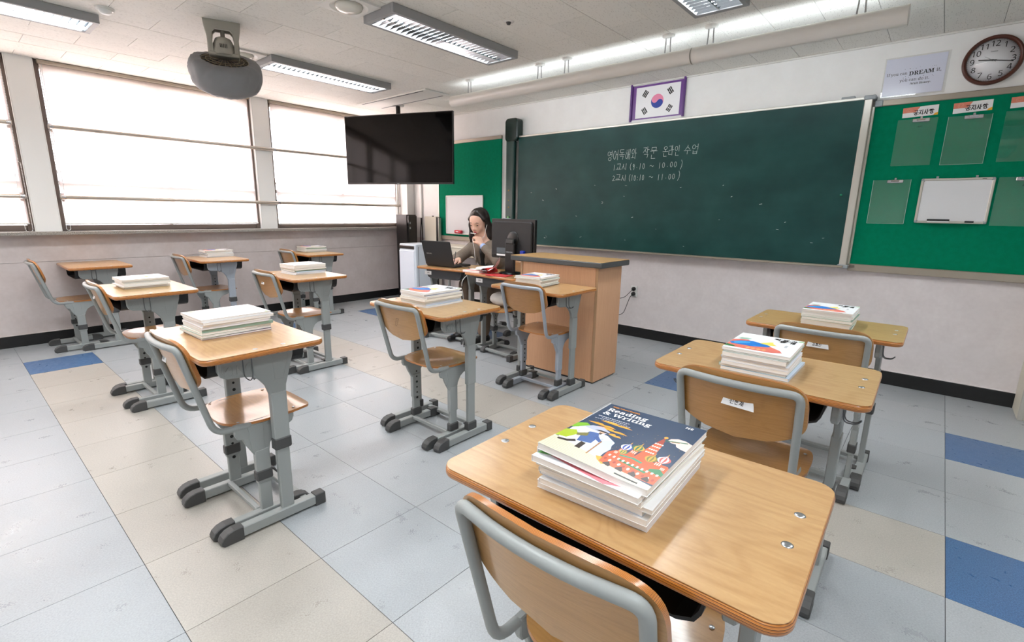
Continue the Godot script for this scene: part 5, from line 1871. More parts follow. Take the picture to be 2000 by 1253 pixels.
	for q in boards:
		t = thing("clipboard", q[5], "clipboard", Vector3(q[0], q[1], 0.022), 0.0, "clear clipboards on the right notice board")
		t.rotation.z = 0.0
		t.rotation.x = 0.0 if q[4] != 2 else -0.012
		st = S()
		prism(st, rrect(q[2], q[3], 0.004, 3), 0.004, 0.0075)
		part(t, "clear_sheet", fin(st), M.acrylic)
		if q[4] == 1:
			for s in [-1.0, 1.0]:
				part(t, "polished_edge", boxm(Vector3(0.0022, q[3], 0.004), 0.0005), M.edge_glass, Vector3(s * q[2] / 2, 0, 0.0058))
			part(t, "polished_edge", boxm(Vector3(q[2], 0.0018, 0.004), 0.0005), M.edge_glass, Vector3(0, -q[3] / 2, 0.0058))
		part(t, "clip", boxm(Vector3(0.098, 0.024, 0.008), 0.003), M.chrome, Vector3(0.02, q[3] / 2 - 0.012, 0.011))
		part(t, "clip_lever", boxm(Vector3(0.05, 0.014, 0.005), 0.002), M.chrome, Vector3(0.02, q[3] / 2 - 0.008, 0.0165), Vector3(0.3, 0, 0))
		part(t, "hanging_ring", boxm(Vector3(0.013, 0.016, 0.003), 0.001), M.chrome, Vector3(0.02, q[3] / 2 + 0.006, 0.008))
		if q[4] == 0:
			part(t, "maker_print", text_mesh("ART", 0.012, 0.0004), M.ink, Vector3(0.02, q[3] / 2 - 0.055, 0.0077))
		if q[4] == 2:
			part(t, "class_card", boxm(Vector3(0.07, 0.035, 0.001)), M.paper, Vector3(0.07, -0.13, 0.008))
	small_board("small framed whiteboard with a black pen on its ledge, on the right green board", 6.331, 1.424, 0.395, 0.315, true)
	small_board("larger whiteboard leaning on the left green board behind the teacher", 1.318, 1.245, 0.725, 0.525, false)
	# red eraser box on the larger whiteboard
	t = thing("board_eraser", "red box eraser on the ledge of the left whiteboard", "eraser", Vector3(1.235, 0.9975, 0.057), 0.0)
	part(t, "box", boxm(Vector3(0.135, 0.042, 0.04), 0.006), M.red, Vector3(0, 0.021, 0))
	part(t, "label", boxm(Vector3(0.05, 0.010, 0.001)), M.paper, Vector3(-0.01, 0.022, 0.0205))
	# socket with two plugs
	t = thing("wall_socket", "white wall socket with two black plugs beside the lectern", "socket", Vector3(3.905, 0.491, 0.0))
	part(t, "plate", boxm(Vector3(0.072, 0.118, 0.012), 0.003), M.white, Vector3(0, 0, 0.006))
	for y in [0.027, -0.027]:
		part(t, "plug", lathe_mesh([Vector2(0.021, 0), Vector2(0.021, 0.022), Vector2(0.014, 0.034), Vector2(0, 0.035)], 18), M.black, Vector3(0.002, y, 0.012), Vector3(PI / 2, 0, 0))
		st = S()
		tube(st, fillet([Vector3(0, y - 0.006, 0.045), Vector3(-0.02, y - 0.03, 0.05), Vector3(-0.08, y - 0.10 - (0.12 if y < 0 else 0.0), 0.06), Vector3(-0.20, -0.10 if y > 0 else -0.30, 0.08)], 0.04, 4), 0.0035, 6)
		part(t, "plug_cord", fin(st), M.black)


func small_board(label: String, x: float, y: float, w: float, h: float, pens: bool) -> void:
	var t := thing("whiteboard", label, "whiteboard", Vector3(x, y, 0.022))
	part(t, "panel", boxm(Vector3(w - 0.02, h - 0.02, 0.008)), M.board_white, Vector3(0, 0, 0.008))
	for s in [-1.0, 1.0]:
		part(t, "side_frame", boxm(Vector3(0.016, h - 0.03, 0.016), 0.003), M.alu if pens else M.white, Vector3(s * (w / 2 - 0.008), 0, 0.010))
		part(t, "cross_frame", boxm(Vector3(w - 0.03, 0.016, 0.016), 0.003), M.alu if pens else M.white, Vector3(0, s * (h / 2 - 0.008), 0.010))
		for v in [-1.0, 1.0]:
			part(t, "corner_piece", boxm(Vector3(0.022, 0.022, 0.018), 0.006), M.plastic_grey if pens else M.white, Vector3(s * (w / 2 - 0.011), v * (h / 2 - 0.011), 0.010))
	part(t, "pen_ledge", boxm(Vector3(0.24 if pens else 0.5, 0.007, 0.032), 0.002), M.alu, Vector3(-0.01, -h / 2 + 0.004, 0.032))
	if pens:
		for sx in [-0.11, 0.10]:
			part(t, "hanging_tab", boxm(Vector3(0.014, 0.018, 0.003), 0.001), M.plastic_grey, Vector3(sx, h / 2 + 0.006, 0.006))
		part(t, "maker_mark", boxm(Vector3(0.022, 0.005, 0.001)), M.cap, Vector3(0.14, h / 2 - 0.008, 0.0185))
		var g := thing("felt_eraser", "black and white eraser lying on the small whiteboard's ledge", "eraser", Vector3(x - 0.062, y - h / 2 + 0.0078, 0.054))
		part(g, "grip", boxm(Vector3(0.125, 0.013, 0.022), 0.002), M.black, Vector3(0, 0.0145, 0))
		part(g, "felt", boxm(Vector3(0.122, 0.008, 0.020), 0.001), M.paper, Vector3(0, 0.004, 0))
		var q := S()
		tube(q, [Vector3(0, 0, 0), Vector3(0.048, 0, 0)], 0.006, 10)
		lone("marker_pen", fin(q), M.black, Vector3(x + 0.082, y - h / 2 + 0.0138, 0.054), "short black marker pen at the right end of the small whiteboard's ledge", "pen")


func flag_tex() -> ImageTexture:
	var w := 480
	var h := 304
	var im := Image.create(w, h, false, Image.FORMAT_RGB8)
	im.fill(Color(0.95, 0.95, 0.96))
	var c := Vector2(w / 2.0, h / 2.0)
	var r := 68.0
	var rot := -0.59
	for y in range(int(c.y - r), int(c.y + r) + 1):
		for x in range(int(c.x - r), int(c.x + r) + 1):
			var p := Vector2(x, y) - c
			if p.length() > r:
				continue
			var q := p.rotated(rot)
			var red := q.y < 0.0
			if q.distance_to(Vector2(-r / 2, 0)) < r / 2:
				red = true
			elif q.distance_to(Vector2(r / 2, 0)) < r / 2:
				red = false
			im.set_pixel(x, y, Color(0.93, 0.55, 0.68) if red else Color(0.05, 0.22, 0.62))
	var bars := {Vector2(-1, -1): [1, 1, 1], Vector2(1, -1): [0, 1, 0], Vector2(-1, 1): [1, 0, 1], Vector2(1, 1): [0, 0, 0]}
	for k in bars:
		var cc := c + Vector2(k.x * 136.0, k.y * 84.0)
		var dir: Vector2 = Vector2(k.x * 1.0, k.y * 0.66).normalized()
		var nn := Vector2(-dir.y, dir.x)
		for b in 3:
			var o := cc + dir * (b - 1) * 17.0
			for u in range(-32, 33):
				if bars[k][b] == 0 and absi(u) < 3:
					continue
				for v in range(-12, 13):
					var p := o + nn * u + dir * (v * 0.5)
					im.set_pixel(int(p.x), int(p.y), Color(0.08, 0.08, 0.09))
	return ImageTexture.create_from_image(im)


# ---------------------------------------------------------------- person
# smooth union of tapered capsules, meshed as surface nets
func field_mesh(st: SurfaceTool, bones: Array, cell: float, k: float) -> void:
	var lo := Vector3(1e9, 1e9, 1e9)
	var hi := -lo
	for b in bones:
		var r: float = maxf(b[2], b[3]) + cell * 3.0 + 0.6 / k
		for e in 2:
			lo = lo.min(b[e] - Vector3(r, r, r))
			hi = hi.max(b[e] + Vector3(r, r, r))
	var n := Vector3i(((hi - lo) / cell).ceil()) + Vector3i.ONE
	var sum := PackedFloat32Array()
	sum.resize(n.x * n.y * n.z)
	var nyz := n.y * n.z
	for b in bones:
		var a: Vector3 = b[0]
		var ab: Vector3 = b[1] - a
		var l2 := maxf(ab.length_squared(), 1e-9)
		var ra: float = b[2]
		var dr: float = b[3] - ra
		var sq: Vector3 = b[4] if b.size() > 4 else Vector3.ONE
		var m: float = maxf(b[2], b[3]) * maxf(sq.x, maxf(sq.y, sq.z)) + 3.5 / k + cell
		var i0 := Vector3i((((a.min(b[1]) - Vector3(m, m, m)) - lo) / cell).floor()).clamp(Vector3i.ZERO, n - Vector3i.ONE)
		var i1 := Vector3i((((a.max(b[1]) + Vector3(m, m, m)) - lo) / cell).ceil()).clamp(Vector3i.ZERO, n - Vector3i.ONE)
		var inv := Vector3.ONE / sq
		for x in range(i0.x, i1.x + 1):
			for y in range(i0.y, i1.y + 1):
				for z in range(i0.z, i1.z + 1):
					var p := lo + Vector3(x, y, z) * cell - a
					var t := clampf(p.dot(ab) / l2, 0.0, 1.0)
					var d := ((p - ab * t) * inv).length() - (ra + dr * t)
					if d < 3.5 / k + cell:
						sum[x * nyz + y * n.z + z] += exp(-k * d)
	var idx := {}
	var verts := []
	for x in n.x - 1:
		for y in n.y - 1:
			for z in n.z - 1:
				var base := x * nyz + y * n.z + z
				var c := 0
				for q in 8:
					if sum[base + (q & 1) * nyz + ((q >> 1) & 1) * n.z + (q >> 2)] > 1.0:
						c += 1
				if c == 0 or c == 8:
					continue
				var acc := Vector3.ZERO
				var cnt := 0
				for e in NET_EDGES:
					var q0: int = e[0]
					var q1: int = e[1]
					var s0 := sum[base + (q0 & 1) * nyz + ((q0 >> 1) & 1) * n.z + (q0 >> 2)]
					var s1 := sum[base + (q1 & 1) * nyz + ((q1 >> 1) & 1) * n.z + (q1 >> 2)]
					if (s0 > 1.0) == (s1 > 1.0):
						continue
					var f0 := -log(maxf(s0, 1e-6))
					var f1 := -log(maxf(s1, 1e-6))
					var t := clampf(f0 / (f0 - f1), 0.02, 0.98)
					var p0 := Vector3(q0 & 1, (q0 >> 1) & 1, q0 >> 2)
					var p1 := Vector3(q1 & 1, (q1 >> 1) & 1, q1 >> 2)
					acc += p0.lerp(p1, t)
					cnt += 1
				idx[base] = verts.size()
				verts.append(lo + (Vector3(x, y, z) + acc / cnt) * cell)
	st.set_smooth_group(1)
	for x in range(1, n.x - 1):
		for y in range(1, n.y - 1):
			for z in range(1, n.z - 1):
				var base := x * nyz + y * n.z + z
				if not idx.has(base):
					continue
				var ins := sum[base] > 1.0
				for ax in 3:
					var step: int = [nyz, n.z, 1][ax]
					if (sum[base + step] > 1.0) == ins:
						continue
					var u: int = [n.z, 1, nyz][ax]
					var v: int = [1, nyz, n.z][ax]
					var ks := [base, base - u, base - u - v, base - v]
					if not (idx.has(ks[1]) and idx.has(ks[2]) and idx.has(ks[3])):
						continue
					var dirv: Vector3 = [Vector3.RIGHT, Vector3.UP, Vector3.BACK][ax] * (1.0 if ins else -1.0)
					poly(st, [verts[idx[ks[0]]], verts[idx[ks[1]]], verts[idx[ks[2]]], verts[idx[ks[3]]]], dirv)


const NET_EDGES := [[0, 1], [2, 3], [4, 5], [6, 7], [0, 2], [1, 3], [4, 6], [5, 7], [0, 4], [1, 5], [2, 6], [3, 7]]


func hand_bones(wrist: Vector3, d: Vector3, nrm: Vector3, side: Vector3, curl: Array, thumb: Array) -> Array:
	d = d.normalized()
	nrm = (nrm - d * nrm.dot(d)).normalized()
	side = (side - d * side.dot(d) - nrm * side.dot(nrm)).normalized()  # towards the thumb
	var o := []
	var lens := [0.066, 0.074, 0.069, 0.054]
	for i in 4:
		var s := side * (0.030 - 0.0205 * i)
		var root := wrist + d * (0.084 - 0.004 * absf(i - 1.0)) + s
		o.append([wrist + s * 0.55 + d * 0.008, root, 0.0135, 0.0115])
		var p := root
		var a := 0.0
		for k in 3:
			a += curl[i] * [0.8, 1.1, 0.7][k]
			var dir := d * cos(a) + nrm * sin(a)
			var q: Vector3 = p + dir * lens[i] * [0.5, 0.3, 0.24][k]
			o.append([p, q, 0.0092 - 0.0008 * k, 0.0086 - 0.0009 * k])
			p = q
	var tp := wrist + d * 0.022 + side * 0.026
	o.append([wrist + d * 0.012 + side * 0.012, tp, 0.0145, 0.013])
	var t1: Vector3 = tp + (d * thumb[0] + side * thumb[1] + nrm * thumb[2]).normalized() * 0.042
	var t2: Vector3 = t1 + (d * thumb[3] + side * thumb[4] + nrm * thumb[5]).normalized() * 0.034
	o.append([tp, t1, 0.012, 0.0098])
	o.append([t1, t2, 0.0096, 0.0078])
	return o


func build_person() -> void:
	var skin := mat(Color(0.86, 0.685, 0.60), 0.5)
	skin.subsurf_scatter_enabled = true
	skin.subsurf_scatter_strength = 0.15
	var t := thing("person", "person in brown checked jacket with earphones, seated behind the laptop, hand at mouth", "person", Vector3(2.77, 0, 1.0))
	var o := Vector3(2.77, 0, 1.0)
	var neck := Vector3(2.665, 0.985, 1.005) - o
	var chest := Vector3(2.70, 0.80, 0.965) - o
	var waist := Vector3(2.75, 0.62, 0.90) - o
	var pel := Vector3(2.77, 0.525, 0.86) - o
	var sl := Vector3(2.865, 0.935, 1.0) - o
	var sr := Vector3(2.495, 0.925, 1.01) - o
	var el := Vector3(3.015, 0.805, 1.175) - o
	var er := Vector3(2.42, 0.795, 1.19) - o
	var wl := Vector3(2.755, 0.968, 1.168) - o
	var wr := Vector3(2.535, 0.805, 1.275) - o
	var hl := Vector3(2.86, 0.525, 0.90) - o
	var hr := Vector3(2.69, 0.525, 0.90) - o
	var kl := Vector3(2.95, 0.555, 1.27) - o
	var kr := Vector3(2.66, 0.555, 1.28) - o
	var al := Vector3(2.98, 0.10, 1.36) - o
	var ar := Vector3(2.70, 0.10, 1.42) - o
	# head frame
	var f := Vector3(0.24, -0.27, 0.93).normalized()
	var up := (Vector3.UP - f * f.y).normalized()
	var left := up.cross(f).normalized()   # her left, +x
	var hc := Vector3(2.607, 1.178, 1.045) - o
	var hp := func(x: float, y: float, z: float) -> Vector3: return hc + left * x + up * y + f * z
	var head := [
		[hp.call(0, 0.035, -0.020), hp.call(0, 0.045, 0.020), 0.088, 0.083],
		[hp.call(0, -0.03, 0.028), hp.call(0, 0.02, 0.035), 0.066, 0.070],
		[hp.call(0, -0.105, 0.058), hp.call(0, -0.06, 0.052), 0.028, 0.046],
		[hp.call(0.045, -0.07, 0.018), hp.call(0.016, -0.105, 0.052), 0.026, 0.024],
		[hp.call(-0.045, -0.07, 0.018), hp.call(-0.016, -0.105, 0.052), 0.026, 0.024],
		[hp.call(0.036, -0.030, 0.066), hp.call(0.036, -0.026, 0.066), 0.026, 0.026],
		[hp.call(-0.036, -0.030, 0.066), hp.call(-0.036, -0.026, 0.066), 0.026, 0.026],
		[hp.call(0, 0.014, 0.099), hp.call(0, -0.030, 0.121), 0.0075, 0.0105],
		[hp.call(0.010, -0.036, 0.105), hp.call(-0.010, -0.036, 0.105), 0.008, 0.008],
		[hp.call(0.030, 0.024, 0.092), hp.call(-0.030, 0.024, 0.092), 0.012, 0.012],
		[hp.call(0.016, -0.072, 0.094), hp.call(-0.016, -0.072, 0.094), 0.010, 0.010],
		[hp.call(0.086, -0.012, -0.002), hp.call(0.088, 0.018, -0.008), 0.011, 0.014],
		[hp.call(-0.086, -0.012, -0.002), hp.call(-0.088, 0.018, -0.008), 0.011, 0.014],
		[hp.call(0, -0.05, -0.005), neck, 0.050, 0.052]]
	var body := S()
	field_mesh(body, head, 0.0045, 110.0)
	var hand_l := hand_bones(wl, Vector3(-0.62, 0.78, -0.05), Vector3(-0.75, -0.45, -0.25), Vector3(-0.2, 0.1, 0.95), [0.85, 0.95, 1.0, 1.05], [0.75, 0.45, 0.6, 0.8, -0.1, 0.6])
	var hand_r := hand_bones(wr, Vector3(0.22, -0.10, 0.95), Vector3(0.0, -1, 0.0), Vector3(1, 0, 0), [0.55, 0.65, 0.7, 0.75], [0.7, 0.6, 0.3, 0.9, -0.2, 0.35])
	hand_l.append([wl.lerp(el, 0.22), wl, 0.027, 0.0235])
	hand_r.append([wr.lerp(er, 0.22), wr, 0.027, 0.0235])
	field_mesh(body, hand_l, 0.0038, 260.0)
	field_mesh(body, hand_r, 0.0038, 260.0)
	var torso := [
		[neck, neck.lerp(chest, 0.4), 0.05, 0.07], [sl, sr, 0.05, 0.05], [sl.lerp(chest, 0.4), waist, 0.075, 0.085], [sr.lerp(chest, 0.4), waist, 0.075, 0.085], [waist, pel, 0.105, 0.115],
		[sl, el, 0.045, 0.036], [el, wl, 0.035, 0.025], [sr, er, 0.045, 0.036], [er, wr, 0.035, 0.025],
		[pel, hl, 0.10, 0.085], [pel, hr, 0.10, 0.085], [hl, kl, 0.078, 0.056], [hr, kr, 0.078, 0.056], [kl, al, 0.052, 0.032], [kr, ar, 0.052, 0.032]]
	field_mesh(body, torso, 0.013, 60.0)
	part(t, "body", fin(body), skin)
	# jacket
	var g := 0.014
	var jk := S()
	field_mesh(jk, [
		[neck.lerp(chest, 0.34) + Vector3(0.03, 0, -0.02), chest, 0.075, 0.10], [sl + Vector3(-0.01, 0, 0), sr + Vector3(0.01, 0, 0), 0.062, 0.062], [sl.lerp(chest, 0.4), waist, 0.092, 0.104], [sr.lerp(chest, 0.4), waist, 0.092, 0.104], [waist, pel, 0.128, 0.142],
		[sl, el, 0.064, 0.055], [el, wl.lerp(el, 0.24), 0.054, 0.043], [sr, er, 0.064, 0.055], [er, wr.lerp(er, 0.22), 0.054, 0.042]], 0.011, 65.0)
	part(t, "jacket", fin(jk), M.tweed)
	# lapels and dark top showing at the neck
	var tp := S()
	field_mesh(tp, [[neck + Vector3(0, -0.035, 0.006), neck.lerp(chest, 0.55) + Vector3(0.0, 0, 0.068), 0.05, 0.042], [neck.lerp(chest, 0.5) + Vector3(-0.01, 0, 0.07), chest + Vector3(-0.02, -0.05, 0.088), 0.036, 0.028]], 0.007, 90.0)
	part(t, "black_top", fin(tp), M.black_soft)
	var lp := S()
	for s in [-1.0, 1.0]:
		prism(lp, PackedVector2Array([Vector2(0, 0), Vector2(0.035 * s, -0.03), Vector2(0.05 * s, -0.07), Vector2(0.03 * s, -0.19), Vector2(0.005 * s, -0.22)]), -0.004, 0.004, Transform3D(Basis(Vector3.UP, 0.55 * s + 0.1) * Basis(Vector3.RIGHT, -0.12), neck + Vector3(0.045 * s - 0.005, -0.02, 0.055)), 0.002)
	part(t, "lapels", fin(lp), M.tweed)
	var cf := S()
	field_mesh(cf, [[wl.lerp(el, 0.36), wl.lerp(el, 0.12), 0.040, 0.034]], 0.006, 200.0)
	field_mesh(cf, [[wr.lerp(er, 0.32), wr.lerp(er, 0.14), 0.036, 0.032]], 0.006, 200.0)
	part(t, "shirt_cuffs", fin(cf), mat(Color(0.60, 0.68, 0.84), 0.8))
	var tr := S()
	field_mesh(tr, [[pel, hl, 0.116, 0.10], [pel, hr, 0.116, 0.10], [hl, kl, 0.094, 0.074], [hr, kr, 0.094, 0.074], [kl, al + Vector3(0, 0.03, 0), 0.070, 0.060], [kr, ar + Vector3(0, 0.03, 0), 0.070, 0.060]], 0.013, 60.0)
	part(t, "trousers", fin(tr), mat(Color(0.46, 0.385, 0.325), 0.85))
	for a in [al, ar]:
		var sh := S()
		field_mesh(sh, [[a + Vector3(0, -0.055, -0.04), a + Vector3(-0.01, -0.066, 0.13), 0.038, 0.030], [a + Vector3(0, -0.03, -0.02), a + Vector3(0, -0.05, 0.03), 0.042, 0.038]], 0.009, 110.0)
		part(t, "shoe", fin(sh), M.black)
	# hair to the shoulders, parted, hanging at both sides of the face
	var hr2 := S()
	field_mesh(hr2, [
		[hp.call(0, 0.062, -0.030), hp.call(0, 0.074, -0.002), 0.096, 0.084],
		[hp.call(0, 0.02, -0.06), hp.call(0, -0.06, -0.055), 0.088, 0.080],
		[hp.call(0.066, 0.04, -0.015), hp.call(0.088, -0.05, -0.030), 0.042, 0.040],
		[hp.call(0.088, -0.05, -0.035), hp.call(0.088, -0.15, -0.015), 0.042, 0.044],
		[hp.call(0.088, -0.15, -0.015), hp.call(0.082, -0.20, 0.005), 0.044, 0.026],
		[hp.call(-0.060, 0.05, 0.008), hp.call(-0.088, -0.02, 0.000), 0.040, 0.034],
		[hp.call(-0.088, -0.02, 0.000), hp.call(-0.094, -0.14, 0.015), 0.034, 0.036],
		[hp.call(-0.094, -0.14, 0.015), hp.call(-0.100, -0.19, 0.035), 0.036, 0.020],
		[hp.call(0.012, 0.122, 0.040), hp.call(0.084, 0.050, 0.040), 0.026, 0.020],
		[hp.call(0.004, 0.122, 0.040), hp.call(-0.082, 0.052, 0.040), 0.026, 0.020],
		[hp.call(0, -0.05, -0.06), hp.call(0, -0.16, -0.035), 0.075, 0.06]], 0.006, 95.0)
	part(t, "hair", fin(hr2), M.hair)
	# face
	for s in [-1.0, 1.0]:
		var e := S()
		lathe(e, [Vector2(0, -0.0035), Vector2(0.0085, -0.002), Vector2(0.010, 0), Vector2(0.0085, 0.0025), Vector2(0, 0.004)], 12, Transform3D(Basis(left, f, up) * Basis.from_scale(Vector3(1.45, 1.1, 0.62)), hp.call(0.032 * s, 0.004, 0.1025)))
		part(t, "eye", fin(e), mat(Color(0.10, 0.06, 0.05), 0.2))
		e = S()
		tube(e, [hp.call(0.014 * s, 0.028, 0.1095), hp.call(0.032 * s, 0.034, 0.1085), hp.call(0.050 * s, 0.029, 0.098)], 0.0028, 6)
		part(t, "eyebrow", fin(e), M.hair)
	var mo := S()
	field_mesh(mo, [[hp.call(-0.019, -0.069, 0.101), hp.call(0, -0.066, 0.1075), 0.0045, 0.0062], [hp.call(0, -0.066, 0.1075), hp.call(0.019, -0.069, 0.101), 0.0062, 0.0045], [hp.call(-0.013, -0.079, 0.102), hp.call(0.013, -0.079, 0.102), 0.0058, 0.0058]], 0.0022, 400.0)
	part(t, "lips", fin(mo), mat(Color(0.72, 0.18, 0.20), 0.35))
	# earphone lead
	var ea := hp.call(0.098, -0.004, 0.004) as Vector3
	var lead := S()
	tube(lead, fillet([ea, ea + Vector3(0.010, -0.06, 0.035), ea + Vector3(0.006, -0.13, 0.045), ea + Vector3(-0.06, -0.185, 0.08), hand_l[1][0] + Vector3(-0.02, 0.0, 0.03), wl + Vector3(-0.06, -0.03, 0.04), wl + Vector3(-0.055, -0.16, 0.03)], 0.04, 4), 0.0027, 6)
	lathe(lead, [Vector2(0, -0.008), Vector2(0.008, -0.004), Vector2(0.008, 0.004), Vector2(0, 0.008)], 10, Transform3D(Basis.IDENTITY, ea))
	part(t, "earphone_lead", fin(lead), M.white)
	# small microphone in the raised hand, pen in the other
	var mc := S()
	var tip: Vector3 = hp.call(-0.028, -0.062, 0.150)
	tube(mc, [tip, tip.lerp(wl + Vector3(-0.075, 0.105, 0.0), 1.0)], 0.0048, 8)
	lone("clip_microphone", fin(mc), M.white, o, "small white inline microphone held at the person's mouth", "microphone")
	var pn := S()
	var pb := wr + Vector3(0.045, 0.0, 0.085)
	tube(pn, [pb + Vector3(0.0, -0.028, 0.02), pb + Vector3(-0.02, 0.085, -0.02)], 0.0045, 8)
	lone("pen", fin(pn), M.cap, o, "dark pen upright in the hand over the laptop keyboard", "pen")


# ---------------------------------------------------------------- books
func fill(im: Image, pts: Array, c: Color) -> void:  # filled polygon, points in 0..1
	var w := im.get_width()
	var h := im.get_height()
	var p := []
	var y0 := 1e9
	var y1 := -1e9
	for q in pts:
		var v := Vector2(q[0] * w, q[1] * h) if q is Array else Vector2(q.x * w, q.y * h)
		p.append(v)
		y0 = minf(y0, v.y)
		y1 = maxf(y1, v.y)
	for y in range(maxi(0, int(y0)), mini(h - 1, int(y1)) + 1):
		var xs := []
		for i in p.size():
			var a: Vector2 = p[i]
			var b: Vector2 = p[(i + 1) % p.size()]
			if (a.y <= y + 0.5) != (b.y <= y + 0.5):
				xs.append(a.x + (y + 0.5 - a.y) / (b.y - a.y) * (b.x - a.x))
		xs.sort()
		for i in range(0, xs.size() - 1, 2):
			var xa := maxi(0, int(round(xs[i])))
			var xb := mini(w, int(round(xs[i + 1])))
			if xb > xa:
				im.fill_rect(Rect2i(xa, y, xb - xa, 1), c)


func blob(x: float, y: float, rx: float, ry: float, n := 18, wob := 0.0) -> Array:
	var o := []
	for i in n:
		var a := TAU * i / n
		var k := 1.0 + wob * sin(a * 3.0 + x * 40.0)
		o.append([x + cos(a) * rx * k, y + sin(a) * ry * k])
	return o


func onion(im: Image, x: float, y: float, s: float, c1: Color, c2: Color) -> void:
	# striped onion dome
	var n := 6
	for k in n:
		var u0 := -1.0 + 2.0 * k / n
		var u1 := -1.0 + 2.0 * (k + 1) / n
		var left := []
		var right := []
		for i in 9:
			var v := i / 8.0
			var r := sin(v * PI * 0.92) * 0.5 * (1.0 if v > 0.35 else 0.35 + v * 1.86)
			left.append([x + u0 * r * s, y - s * 1.05 * (1.0 - v)])
			right.append([x + u1 * r * s, y - s * 1.05 * (1.0 - v)])
		right.reverse()
		fill(im, left + right, c1 if k % 2 == 0 else c2)
	fill(im, [[x - 0.004, y - s], [x + 0.004, y - s], [x + 0.002, y - s * 1.3], [x - 0.002, y - s * 1.3]], Color(0.90, 0.62, 0.16))


func reading_tex() -> ImageTexture:
	var im := Image.create(720, 960, false, Image.FORMAT_RGB8)
	var navy := Color(0.105, 0.205, 0.325)
	im.fill(navy)
	var r := RandomNumberGenerator.new()
	r.seed = 77
	for i in 70:
		fill(im, blob(r.randf(), r.randf_range(0.28, 0.8), 0.003, 0.0022, 6), Color(0.93, 0.68, 0.22))
	var orange := Color(0.93, 0.62, 0.14)
	for c in [[0.30, 0.345, 0.17], [0.20, 0.415, 0.15], [0.33, 0.455, 0.16], [0.40, 0.52, 0.07]]:
		fill(im, [[c[0] - c[2], c[1] + 0.006], [c[0] - c[2] * 0.55, c[1] - 0.016], [c[0] - c[2] * 0.1, c[1] - 0.020], [c[0] + c[2] * 0.1, c[1] - 0.004], [c[0] + c[2] * 0.55, c[1] - 0.012], [c[0] + c[2], c[1] + 0.010], [c[0] + c[2] * 0.3, c[1] + 0.018], [c[0] - c[2] * 0.4, c[1] + 0.014]], orange)
	# hills, pale fortress, leaves
	fill(im, [[0, 0.50], [0.07, 0.46], [0.13, 0.49], [0.11, 0.56], [0, 0.60]], Color(0.48, 0.70, 0.16))
	fill(im, [[0.06, 0.55], [0.14, 0.47], [0.24, 0.45], [0.34, 0.50], [0.30, 0.60], [0.06, 0.62]], Color(0.70, 0.72, 0.80))
	fill(im, [[0.02, 0.60], [0.10, 0.53], [0.36, 0.56], [0.47, 0.62], [0.50, 0.90], [0.05, 0.90]], Color(0.90, 0.92, 0.96))
	fill(im, [[0.36, 0.66], [0.44, 0.60], [0.50, 0.72], [0.48, 0.88], [0.36, 0.88]], Color(0.76, 0.78, 0.84))
	for k in 5:
		fill(im, [[0.10 + 0.06 * k, 0.62], [0.125 + 0.06 * k, 0.62], [0.125 + 0.06 * k, 0.66], [0.10 + 0.06 * k, 0.66]], Color(0.72, 0.75, 0.83))
	fill(im, [[0, 0.66], [0.08, 0.62], [0.14, 0.68], [0.10, 0.78], [0, 0.80]], Color(0.64, 0.72, 0.12))
	# ground
	fill(im, [[0, 0.80], [0.2, 0.83], [0.45, 0.875], [0.7, 0.905], [1, 0.95], [1, 1], [0, 1]], Color(0.85, 0.83, 0.72))
	for k in 9:
		fill(im, [[0, 0.835 + 0.02 * k], [0.9, 0.925 + 0.012 * k], [0.9, 0.927 + 0.012 * k], [0, 0.838 + 0.02 * k]], Color(0.62, 0.60, 0.50))
	fill(im, [[0.46, 0.86], [0.53, 0.84], [0.60, 0.90], [0.56, 0.93], [0.50, 0.90]], orange)
	# cathedral
	var brick := Color(0.83, 0.33, 0.14)
	var dark := Color(0.62, 0.20, 0.08)
	var white := Color(0.95, 0.92, 0.88)
	var green := Color(0.12, 0.45, 0.26)
	fill(im, [[0.50, 0.76], [0.54, 0.70], [0.98, 0.68], [1.0, 0.70], [1.0, 0.93], [0.52, 0.905]], brick)
	fill(im, [[0.70, 0.70], [0.735, 0.42], [0.80, 0.42], [0.835, 0.70]], brick)
	fill(im, [[0.735, 0.42], [0.7675, 0.30], [0.80, 0.42]], dark)
	fill(im, blob(0.7675, 0.305, 0.018, 0.018), orange)
	for y in [0.43, 0.48, 0.53, 0.58]:
		for k in 4:
			fill(im, blob(0.738 + 0.02 * k + 0.002, y, 0.009, 0.010, 10), white)
	for d in [[0.585, 0.66, 0.075], [0.665, 0.62, 0.065], [0.90, 0.66, 0.07], [0.96, 0.70, 0.05], [0.555, 0.70, 0.04]]:
		fill(im, [[d[0] - d[2] * 0.42, d[1]], [d[0] + d[2] * 0.42, d[1]], [d[0] + d[2] * 0.45, d[1] + 0.14], [d[0] - d[2] * 0.45, d[1] + 0.14]], brick)
		for k in 3:
			fill(im, [[d[0] - d[2] * 0.3 + d[2] * 0.25 * k, d[1] + 0.012], [d[0] - d[2] * 0.18 + d[2] * 0.25 * k, d[1] + 0.012], [d[0] - d[2] * 0.18 + d[2] * 0.25 * k, d[1] + 0.045], [d[0] - d[2] * 0.3 + d[2] * 0.25 * k, d[1] + 0.045]], white)
	onion(im, 0.585, 0.665, 0.105, Color(0.93, 0.93, 0.95), Color(0.16, 0.26, 0.62))
	onion(im, 0.665, 0.625, 0.105, Color(0.14, 0.42, 0.26), Color(0.82, 0.62, 0.20))
	onion(im, 0.825, 0.70, 0.105, Color(0.80, 0.60, 0.18), Color(0.45, 0.44, 0.12))
	onion(im, 0.915, 0.665, 0.11, Color(0.93, 0.90, 0.92), Color(0.84, 0.33, 0.30))
	onion(im, 0.60, 0.725, 0.07, Color(0.86, 0.62, 0.18), Color(0.20, 0.48, 0.30))
